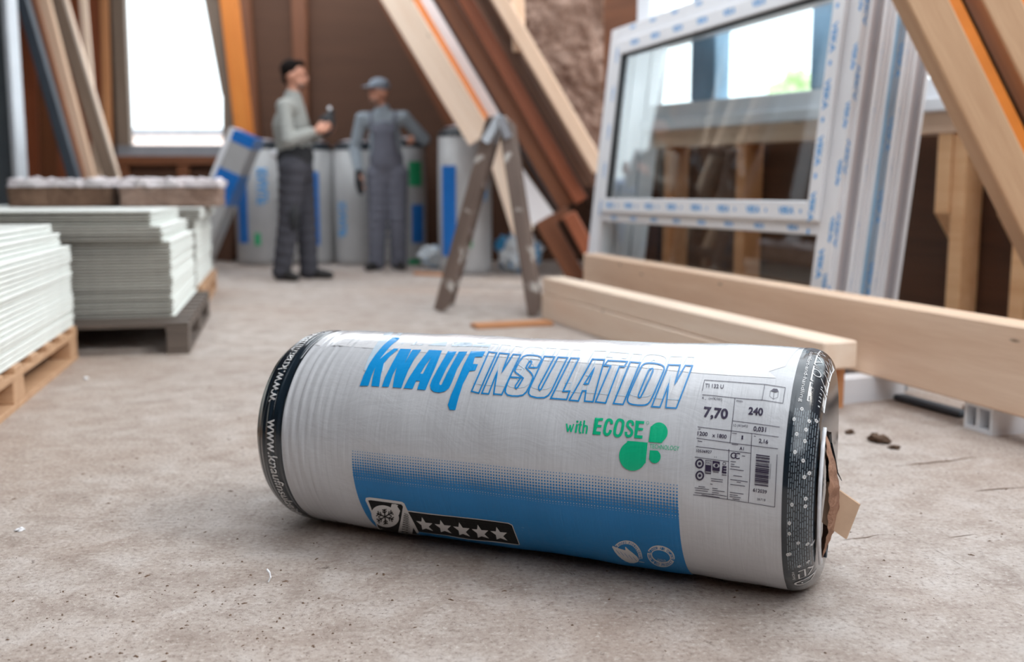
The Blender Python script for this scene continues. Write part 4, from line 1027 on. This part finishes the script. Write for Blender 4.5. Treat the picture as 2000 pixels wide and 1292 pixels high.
# ================================================================== LEANING WINDOW FRAMES (right)
EB = Vector((.3215, -.9469, 0)).normalized(); NB = Vector((.9469, .3215, 0)).normalized()
TILT = math.asin(.185 / 1.73); UPF = (Vector((0, 0, 1)) * math.cos(TILT) + NB * math.sin(TILT)).normalized()
def window_frame(idx, origin, label, WW=2.535, HH=1.745, glazed=True):
    N3 = EB.cross(UPF); M = Matrix((EB, UPF, N3)).transposed().to_4x4(); M.translation = origin
    t_ = thing('window_frame', label, 'window frame', matrix=M, group='window frames leaning by the timbers')
    D = -.104; b = .115; zt = (.545, .70)
    boxobj('stile', 'pvc_white', t_, 0, b + .03, 0, HH, D, 0, .004); boxobj('stile', 'pvc_white', t_, WW - b, WW, 0, HH, D, 0, .004)
    boxobj('top_rail', 'pvc_white', t_, b + .031, WW - b - .001, HH - b, HH, D, 0, .004); boxobj('bottom_rail', 'pvc_white', t_, b + .031, WW - b - .001, 0, b, D, 0, .004)
    if glazed: boxobj('transom', 'pvc_white', t_, b + .031, WW - b - .001, zt[0], zt[0] + .07, D, 0, .004)
    # sash in the upper field
    x0, x1, y0, y1, sw = b + .02, WW - b + .02, zt[0] + .055, HH - b + .02, .085
    if glazed:
        sash = boxobj('sash', 'pvc_white', t_, x0, x0 + sw, y0, y1, .001, .022, .004)
        boxobj('sash_bar', 'pvc_white', sash, x1 - sw, x1, y0, y1, .001, .022, .004); boxobj('sash_bar', 'pvc_white', sash, x0 + sw, x1 - sw, y0, y0 + sw, .001, .0215, .004); boxobj('sash_bar', 'pvc_white', sash, x0 + sw, x1 - sw, y1 - sw, y1, .001, .0215, .004)
        boxobj('gasket', 'gasket', sash, x0 + sw, x0 + sw + .012, y0 + sw, y1 - sw, -.02, .012); boxobj('gasket', 'gasket', sash, x0 + sw, x1 - sw, y1 - sw - .012, y1 - sw, -.02, .012)
        boxobj('pane', 'glass', t_, x0 + sw - .01, x1 - sw + .01, y0 + sw - .01, y1 - sw + .01, -.012, -.008); boxobj('pane', 'glass', t_, b + .02, WW - b + .01, b - .01, zt[0] + .01, -.040, -.036)
    # channels along the visible end edge
    boxobj('edge_channel', ('pvc_taupe', 'pvc_blue', 'pvc_taupe')[idx], t_, WW + .0005, WW + .006, .0, HH, D + .018, -.036); boxobj('edge_lip', 'pvc_white', t_, WW + .0005, WW + .016, .0, HH, D, D + .016)
    boxobj('edge_lip', 'pvc_white', t_, WW + .0005, WW + .013, 0, HH, -.034, -.024); boxobj('edge_rib', 'pvc_grey', t_, WW + .0062, WW + .010, 0, HH, -.072, -.064)
    # blue lettering on the protective film
    m = MB(); vs, fs, wd = text_flat('VEKA', .035); rnd = random.Random(idx + 20)
    def put(cx, cy, z, size, vertical):
        o_ = len(m.v); k = size / wd
        for x, y in vs:
            if vertical: m.v.append((cx + y * k * .9, cy - x * k, z))
            else: m.v.append((cx + x * k, cy + y * k * .9, z))
        m.f.extend(tuple(i + o_ for i in q) for q in fs)
    def dot(cx, cy, z, s=.010):
        o_ = len(m.v); m.v.extend([(cx + s * math.cos(a * math.pi / 3), cy + s * 1.3 * math.sin(a * math.pi / 3), z) for a in range(6)]); m.f.append(tuple(o_ + a for a in range(6)))
    for k in range(8):
        yy = HH - .08 - .235 * k
        if yy > .7 and glazed: put(x1 - sw + .022, yy, .0226, .13, True); dot(x1 - sw + .035, yy - .17, .0226)
        elif yy > .15: put(WW - b + .035, yy, .0006, .13, True)
        if yy > .12: put(WW - .030, yy - .10, .0006, .10, True); dot(WW - .02, yy - .20, .0006, .008)
        if yy > .7 and glazed: put(x0 + .03, yy - .05, .0226, .10, True)
    xx = x0 + .12
    while glazed and xx < x1 - .2:
        put(xx, y0 + .028, .0221, .12, False); put(xx + .10, y1 - .05, .0221, .12, False); put(xx + .05, zt[0] + .014, .0006, .09, False); dot(xx + .17, y0 + .04, .0221, .008); put(xx + .02, HH - .035, .0006, .08, False); xx += .27
    for k in range(6):
        o_ = len(m.v); yy = HH - .20 - .30 * k + .1 * idx; kk = .15 / wd
        if yy > .25 and idx < 2:
            m.v.extend((WW + .0064 if idx else WW + .0006, yy - x * kk, (-.062 if idx else -.020) - y * kk * .75 * (1 if idx else -.45)) for x, y in vs); m.f.extend(tuple(i + o_ for i in q) for q in fs)
    mo = m.obj('film_lettering', 'print_cyan', t_); mo['kind'] = 'stuff'
    return t_
FO = Vector((.455, 6.62, .0))
labs = ['big white window with glass panes leaning at the front, blue film lettering', 'middle one of the leaning window frames, bluish channel on its edge', 'rearmost leaning window frame, nearest the dormer wall']
for k in range(3):
    window_frame(k, FO + NB * (.112 * k) + EB * (.0, .015, .03)[k], labs[k], glazed=k == 0)

# ================================================================== TIMBER BEAMS AND SUPPORTS (right)
FB = (-.961, -.277, 0)
D1a, D1b = Vector((.44, 6.33, .215)), Vector((1.676, 2.05, .215))
beam('timber_beam', D1a, D1b, .26, .11, 'spruce', front=FB, label='long pale planed beam lying in front of the leaning windows', cat='beam')
beam('timber_beam', Vector((.177, 5.86, .192)), Vector((1.01, 3.28, .192)), .092, .13, 'spruce_pale', front=FB, label='shorter pale beam lying in front of the long beam, brown end grain towards the roll', cat='beam')
beam('timber_beam', Vector((.170, 5.88, .072)), Vector((.88, 3.66, .072)), .143, .125, 'spruce_pale', front=FB, label='lower pale beam on the floor under the shorter beam', cat='beam')
def support(name, mat, c_, L, wd, h, ang, label):
    t_ = thing(name, label, 'support', (c_[0], c_[1], 0), ang)
    boxobj('base', mat, t_, -L / 2, L / 2, -wd / 2, wd / 2, 0, .012); boxobj('top', mat, t_, -L / 2, L / 2, -wd / 2, wd / 2, h - .012, h)
    for y in (-wd / 2, -.004, wd / 2 - .012): boxobj('web', mat, t_, -L / 2, L / 2, y, y + .012, .0125, h - .0125)
aS = math.atan2(.277, .961)
support('profile_offcut', 'pvc_white', (1.235, 3.54), .30, .085, .0845, aS + .15, 'white plastic profile offcut propping the long beam, nearest the roll')
support('profile_offcut', 'pvc_grey', (1.33, 3.70), .22, .09, .0845, aS, 'grey plastic profile offcut under the long beam behind the white one')
support('profile_offcut', 'white_plastic', (1.51, 3.07), .20, .12, .0845, aS, 'bright white offcut under the near end of the long beam')
support('profile_offcut', 'pvc_white', (.53, 6.12), .13, .1, .0845, aS, 'white plastic offcut under the far end of the long beam')
for (x, y, L_) in ((.99, 3.40, .2),): support('beam_block', 'spruce_warm', (x + .02, y - .0), L_, .08, .1455, aS, 'small wooden block under the near end of the shorter beam')
beam('metal_strip', Vector((1.33, 3.52, .011)), Vector((1.435, 3.22, .011)), .02, .05, 'slate_metal', front=FB, label='thin grey metal strip on the floor under the long beam', cat='strip').location.z = .011
fp = MB().box(-.22, .22, -.055, .055, 0, .024, .003).obj('floor_plank', 'spruce_warm'); fp.location = (.00, 5.50, 0); fp.rotation_euler = (0, 0, .35); setp(fp, 'short brown plank lying flat on the floor left of the beams', 'plank')

# slanted timbers at the right edge
def dline(x0, Y, wd, mat, label, dp=.12):
    a = (x0 - .493 * 420, -420); b = (x0 + .493 * 770, 770)
    return beam('rafter', P(a[0], a[1], Y), P(b[0], b[1], Y), wd, dp, mat, label=label, cat='rafter')
dline(1813, 3.62, .128, 'spruce_tan', 'thick pale slanted rafter at the right edge, crossing the leaning frames')
dline(1857, 3.70, .068, 'orange_paint', 'orange-painted slanted timber right behind the thick pale rafter')
dline(1898, 3.82, .09, 'timber_grey', 'grey-brown slanted timber right of the orange one')
dline(1958, 3.66, .12, 'spruce_tan', 'pale slanted rafter at the far right edge, outermost of the two')
dline(2012, 3.74, .068, 'orange_paint', 'orange-painted slanted timber in the top right corner')

# ================================================================== SMALL LITTER ON THE FLOOR
def bit(px, py, r, mat, label, cat, seed, flat=.5):
    g = G(px, py); o = lumpy('floor_litter', mat, None, (0, 0, r * flat * .6), (r, r * .7, r * flat), .7, 1.8, seed, 3); o.location = (g.x, g.y, 0); o.rotation_euler = (0, 0, seed); o.name = {'wool tuft': 'wool_tuft', 'dirt': 'dirt_clump', 'chip': 'paper_chip'}.get(cat, 'floor_litter')
    return setp(o, label, cat)
bit(40, 1036, .010, 'white_plastic', 'tiny white paper scrap on the floor at the far left', 'chip', 1)
bit(1714, 862, .032, 'dirt', 'brown wool clump on the floor right of the roll', 'wool tuft', 2)
bit(1748, 876, .014, 'dirt', 'small dark crumb beside the brown wool clump', 'dirt', 3)
bit(1660, 846, .016, 'dirt', 'dark crumb on the floor just beside the torn roll end', 'dirt', 4)
bit(1893, 803, .028, 'wool_brown', 'wool tuft on the floor under the near end of the long beam', 'wool tuft', 5)
bit(168, 740, .012, 'white_plastic', 'white crumb on the floor beside the dark pallet', 'chip', 8)
m = MB(); g = G(524, 1138); m.tube([(0, 0, .003), (.004, .002, .012), (.002, .004, .020), (-.003, .008, .024), (-.004, .012, .018)], [.0015, .002, .002, .002, .0012], 6)
o = m.obj('plastic_shaving', 'white_plastic'); o.location = (g.x, g.y, -.001); setp(o, 'curled white plastic shaving on the floor in front of the roll', 'shaving')
# loose grit all over the slab: uncountable
rnd = random.Random(3); m = MB()
for k in range(2600):
    y = 1.0 + 4.2 * rnd.random() ** 1.6; x = rnd.uniform(-.56, .56) * y
    if rnd.random() < .35: x = rnd.gauss(-.42, .16) * y / 1.5; y = max(1.0, rnd.gauss(1.55, .16)) if rnd.random() < .6 else y
    s = .0007 + .0022 * rnd.random() ** 4; a = rnd.uniform(0, 6.3); l_ = rnd.choice((1, 1, 1.3, 2.6))
    c_, s_ = math.cos(a), math.sin(a)
    m.add([(x + s * (c_ * u * l_ - s_ * v_), y + s * (s_ * u * l_ + c_ * v_), zz) for u, v_, zz in ((-1, -.8, 0), (1, -.6, 0), (.8, .9, 0), (-.9, .7, 0), (.1, 0, s * .9))], [(0, 1, 4), (1, 2, 4), (2, 3, 4), (3, 0, 4)])
gr_ = m.obj('floor_grit', 'dirt'); setp(gr_, 'fine dark grit scattered over the concrete floor', 'grit', kind='stuff')

# ================================================================== PEOPLE
def organic(name, mat, parent, prims, voxel=.012, smooth_it=6):
    """one continuous surface from overlapping tapered limbs ('c') and ellipsoids ('e')"""
    bm = bmesh.new()
    for p in prims:
        if p[0] == 'e':
            _, c_, r_ = p[:3]; rot = p[3] if len(p) > 3 else (0, 0, 0)
            mt = Matrix.Translation(c_) @ (Matrix.Rotation(rot[2], 4, 'Z') @ Matrix.Rotation(rot[1], 4, 'Y') @ Matrix.Rotation(rot[0], 4, 'X')) @ Matrix.Diagonal((r_[0], r_[1], r_[2], 1))
            bmesh.ops.create_icosphere(bm, subdivisions=3, radius=1.0, matrix=mt)
        else:
            pts, rs = p[1], p[2]; fl = p[3] if len(p) > 3 else 1.0       # chain of points with radii, optional depth flattening
            for i in range(len(pts) - 1):
                a, b = Vector(pts[i]), Vector(pts[i + 1]); n = 5
                for k in range(n + 1):
                    f_ = k / n; q = a.lerp(b, f_); r = rs[i] + (rs[i + 1] - rs[i]) * f_
                    bmesh.ops.create_icosphere(bm, subdivisions=2, radius=1.0, matrix=Matrix.Translation(q) @ Matrix.Diagonal((r, r * fl, r, 1)))
    me = bpy.data.meshes.new(name); bm.to_mesh(me); bm.free()
    o = bpy.data.objects.new('tmp', me); COL.objects.link(o)
    md = o.modifiers.new('r', 'REMESH'); md.mode = 'VOXEL'; md.voxel_size = voxel; md.use_smooth_shade = True
    sm_ = o.modifiers.new('s', 'SMOOTH'); sm_.factor = .5; sm_.iterations = smooth_it
    dg = bpy.context.evaluated_depsgraph_get(); m2 = bpy.data.meshes.new_from_object(o.evaluated_get(dg)); m2.name = name
    bpy.data.objects.remove(o); bpy.data.meshes.remove(me)
    return meshobj(name, m2, mat, parent, True)
def head_prims(c_, yaw, s=1.0):
    R = Matrix.Rotation(yaw, 3, 'Z'); C = Vector(c_)      # yaw 0: face towards -y
    def p(x, y, z): return tuple(C + R @ Vector((x, y, z)) * s)
    return [('e', p(0, .012, .025), (.075 * s, .092 * s, .095 * s), (0, 0, yaw)), ('e', p(0, -.025, -.045), (.056 * s, .062 * s, .066 * s), (0, 0, yaw)), ('e', p(0, -.055, -.082), (.028 * s, .026 * s, .022 * s)),
            ('e', p(0, -.094, -.022), (.013 * s, .020 * s, .022 * s), (0, 0, yaw)), ('e', p(0, -.080, .018), (.050 * s, .016 * s, .014 * s), (0, 0, yaw)), ('e', p(0, -.084, -.056), (.022 * s, .010 * s, .010 * s), (0, 0, yaw)),
            ('e', p(-.077, .012, -.010), (.011 * s, .020 * s, .032 * s), (0, 0, yaw)), ('e', p(.077, .012, -.010), (.011 * s, .020 * s, .032 * s), (0, 0, yaw))], p
def hand_prims(w_, d, side, bend, curl=.5):
    """palm + five fingers from wrist w_ along d; 'bend' is the direction the fingers curl towards, 'side' the thumb side"""
    d = Vector(d).normalized(); b = Vector(bend).normalized(); s_ = Vector(side).normalized(); W_ = Vector(w_); out = []
    out.append(('c', [tuple(W_), tuple(W_ + d * .045)], [.026, .030])); out.append(('c', [tuple(W_ + d * .05 + s_ * .022), tuple(W_ + d * .08 - s_ * .024)], [.022, .020]))
    for k, (o_, L) in enumerate(((.028, .072), (.010, .080), (-.010, .075), (-.028, .060))):
        a = W_ + d * .085 + s_ * o_; d1 = (d + b * curl * .5).normalized(); d2 = (d + b * curl * 1.6).normalized(); p1 = a + d1 * L * .5; p2 = p1 + d2 * L * .5
        out.append(('c', [tuple(a), tuple(p1), tuple(p2)], [.0105, .0098, .0085]))
    a = W_ + d * .03 + s_ * .028; out.append(('c', [tuple(a), tuple(a + (d * .6 + s_ * .8).normalized() * .035), tuple(a + (d * .6 + s_ * .8).normalized() * .035 + (d + b * .4).normalized() * .032)], [.014, .012, .010]))
    return out
def person(label, loc, J, cfg):
    t_ = thing('person', label, 'person', loc)
    hp, hpt = head_prims(J['head'], cfg['yaw'])
    arms = [('c', [J['sl'], J['el'], J['wl']], [.048, .040, .028]), ('c', [J['sr'], J['er'], J['wr']], [.048, .040, .028])]
    legs = [('c', [J['hl'], J['kl'], J['al']], [.078, .052, .038]), ('c', [J['hr'], J['kr'], J['ar']], [.078, .052, .038])]
    trunk = [('c', [J['pel'], J['chest'], J['neck']], [.115, .12, .06], .75), ('c', [J['sl'], J['chest2'], J['sr']], [.05, .09, .05], .8), ('c', [J['neck'], tuple(Vector(J['head']) + Vector((0, .005, -.05)))], [.055, .052])]
    body = organic('body', 'skin', t_, hp + arms + legs + trunk + cfg['hands'], .0065, 3)
    for s in (-1, 1):
        e = organic('eye', 'eye_dark', t_, [('e', hpt(.031 * s, -.083, .002), (.010, .006, .006), (0, 0, cfg['yaw']))], .003, 1)
    # shirt
    def grow(prims, g): return [(p[0], p[1], [r + g for r in p[2]]) + tuple(p[3:]) for p in prims]
    sh = grow([('c', [J['sl'], J['el'], tuple(Vector(J['wl']).lerp(Vector(J['el']), .12))], [.050, .046, .034]), ('c', [J['sr'], J['er'], tuple(Vector(J['wr']).lerp(Vector(J['er']), .12))], [.050, .046, .034])], .014)
    sh += [('c', [J['hem'], J['chest'], tuple(Vector(J['neck']) + Vector((0, 0, -.045)))], [cfg['waist'], .158, .085], .74), ('c', [J['sl'], J['chest2'], J['sr']], [.066, .11, .066], .82), ('c', [tuple(Vector(J['neck']) + Vector((0, 0, -.05))), tuple(Vector(J['neck']) + Vector((0, .0, -.005)))], [.085, .070])]
    organic('shirt', cfg['shirt'], t_, sh, .012, 4)
    tr2 = [('c', [J['hl'], J['kl'], tuple(Vector(J['al']) + Vector((0, 0, -.03)))], [.118, .094, .084]), ('c', [J['hr'], J['kr'], tuple(Vector(J['ar']) + Vector((0, 0, -.03)))], [.118, .094, .084]),
           ('c', [tuple(Vector(J['pel']) + Vector((0, 0, -.04))), J['waist']], [.150, cfg['waist'] + .006], .76)] + cfg.get('bib', [])
    organic('trousers', cfg['trousers'], t_, tr2, .012, 4)
    for k in ('l', 'r'):
        a = Vector(J['a' + k]); f = Vector(cfg['toe_' + k]).normalized()
        organic('boot', 'boot_black', t_, [('c', [tuple(a + Vector((0, 0, .02))), tuple(Vector((a.x, a.y, .05)))], [.058, .052]), ('c', [tuple(Vector((a.x, a.y, .045)) - f * .05), tuple(Vector((a.x, a.y, .042)) + f * .10), tuple(Vector((a.x, a.y, .034)) + f * .19)], [.045, .046, .034])], .010, 2)
    return t_, hpt
# man with dark hair, in profile, facing right
JA = dict(head=(.015, 0, 1.655), neck=(-.005, 0, 1.50), chest=(-.025, 0, 1.25), chest2=(-.02, 0, 1.37), pel=(.0, 0, .95), hem=(.0, 0, .97), waist=(.0, 0, 1.00),
          sl=(-.03, .17, 1.40), el=(.02, .24, 1.14), wl=(.19, .12, 1.20), sr=(-.045, -.17, 1.40), er=(.0, -.25, 1.13), wr=(.185, -.14, 1.20),
          hl=(.02, .09, .90), kl=(.055, .10, .49), al=(.075, .08, .10), hr=(-.01, -.09, .90), kr=(-.045, -.10, .49), ar=(-.115, -.10, .10))
ca = dict(yaw=math.pi / 2, waist=.150, shirt='shirt_grey', trousers='trousers_dark', toe_l=(1, -.25, 0), toe_r=(.75, -.66, 0),
          hands=hand_prims(JA['wr'], (.9, .1, .35), (0, .2, 1), (0, .9, .2), .7) + hand_prims(JA['wl'], (.9, -.15, .35), (0, -.2, 1), (0, -.9, .2), .7))
gA = G(583, 545)
pa, hA = person('dark-haired man in a grey sweater and dark trousers, standing in profile', (gA.x, gA.y, 0), JA, ca)
organic('hair', 'hair_dark', pa, [('e', hA(0, .030, .052), (.085, .088, .084), (0, 0, math.pi / 2)), ('e', hA(0, -.035, .098), (.066, .050, .030), (0, 0, math.pi / 2)), ('e', hA(0, .075, -.01), (.066, .030, .06), (0, 0, math.pi / 2))], .008, 3)
organic('beard', 'stubble', pa, [('e', hA(0, -.036, -.075), (.052, .052, .034), (0, 0, math.pi / 2))], .008, 2)
organic('belt', 'black_cloth', pa, [('c', [(.0, 0, 1.0), (.0, 0, 1.025)], [.160, .158], .77)], .012, 2)
organic('pocket_cloth', 'white_plastic', pa, [('e', (-.155, -.02, 1.03), (.035, .05, .04))], .01, 2)
organic('knee_patch', 'black_cloth', pa, [('e', (.0, -.155, .52), (.055, .04, .12))], .01, 2)
gl_ = thing('work_glove', 'dark work gloves held up by the dark-haired man', 'glove', tuple(Vector((gA.x, gA.y, 0)) + Vector((.275, -.06, 1.20))))
organic('glove_body', 'black_cloth', gl_, [('e', (0, 0, .06), (.068, .05, .10), (0, .35, 0)), ('c', [(.02, 0, .10), (.055, 0, .17)], [.022, .018]), ('c', [(0, .02, .10), (.025, .02, .175)], [.020, .016]), ('c', [(-.03, 0, .05), (-.05, 0, .11)], [.02, .016])], .008, 3)
organic('glove_cuff', 'white_plastic', gl_, [('e', (.03, -.01, .19), (.018, .018, .02))], .008, 2)

# man in the cap, facing the camera, elbow out
JB = dict(head=(-.03, -.03, 1.62), neck=(.0, 0, 1.48), chest=(.02, 0, 1.22), chest2=(.01, 0, 1.355), pel=(.04, 0, .94), hem=(.03, 0, .97), waist=(.03, 0, 1.02),
          sl=(.20, .0, 1.40), el=(.375, .10, 1.205), wl=(.30, .27, 1.235), sr=(-.19, .0, 1.39), er=(-.265, .03, 1.12), wr=(-.215, -.08, .90),
          hl=(.12, 0, .88), kl=(.13, -.02, .48), al=(.125, .02, .10), hr=(-.05, 0, .88), kr=(-.055, -.04, .48), ar=(-.07, -.05, .10))
cb = dict(yaw=-.75, waist=.160, shirt='shirt_blue_grey', trousers='overall_grey', toe_l=(.35, -1, 0), toe_r=(-.35, -1, 0),
          bib=[('c', [(.03, -.045, 1.0), (.02, -.055, 1.26)], [.138, .115], .72), ('c', [(-.08, -.10, 1.27), (-.10, -.04, 1.44), (-.09, .07, 1.45)], [.024, .022, .022]), ('c', [(.11, -.10, 1.27), (.12, -.04, 1.44), (.10, .07, 1.45)], [.024, .022, .022])],
          hands=hand_prims(JB['wl'], (-.6, .75, -.1), (0, 0, 1), (-.3, -.4, -.6), .5) + hand_prims(JB['wr'], (.1, -.1, -1), (.5, -.8, 0), (.8, .3, -.2), .5))
gB = G(752, 526)
pb_, hB = person('man in a grey cap and bib overalls, facing the camera with one elbow out', (gB.x, gB.y, 0), JB, cb)
cap = organic('cap', 'cap_grey', pb_, [('e', hB(0, .012, .066), (.090, .104, .072), (0, 0, -.75)), ('e', hB(0, -.115, .052), (.062, .065, .010), (.15, 0, -.75))], .008, 2)
organic('stubble', 'stubble', pb_, [('e', hB(0, -.037, -.077), (.050, .050, .030), (0, 0, -.75))], .008, 2)
organic('glove', 'black_cloth', pb_, [('c', [(-.215, -.08, .90), (-.21, -.09, .80), (-.20, -.10, .72)], [.042, .046, .030])], .009, 3)
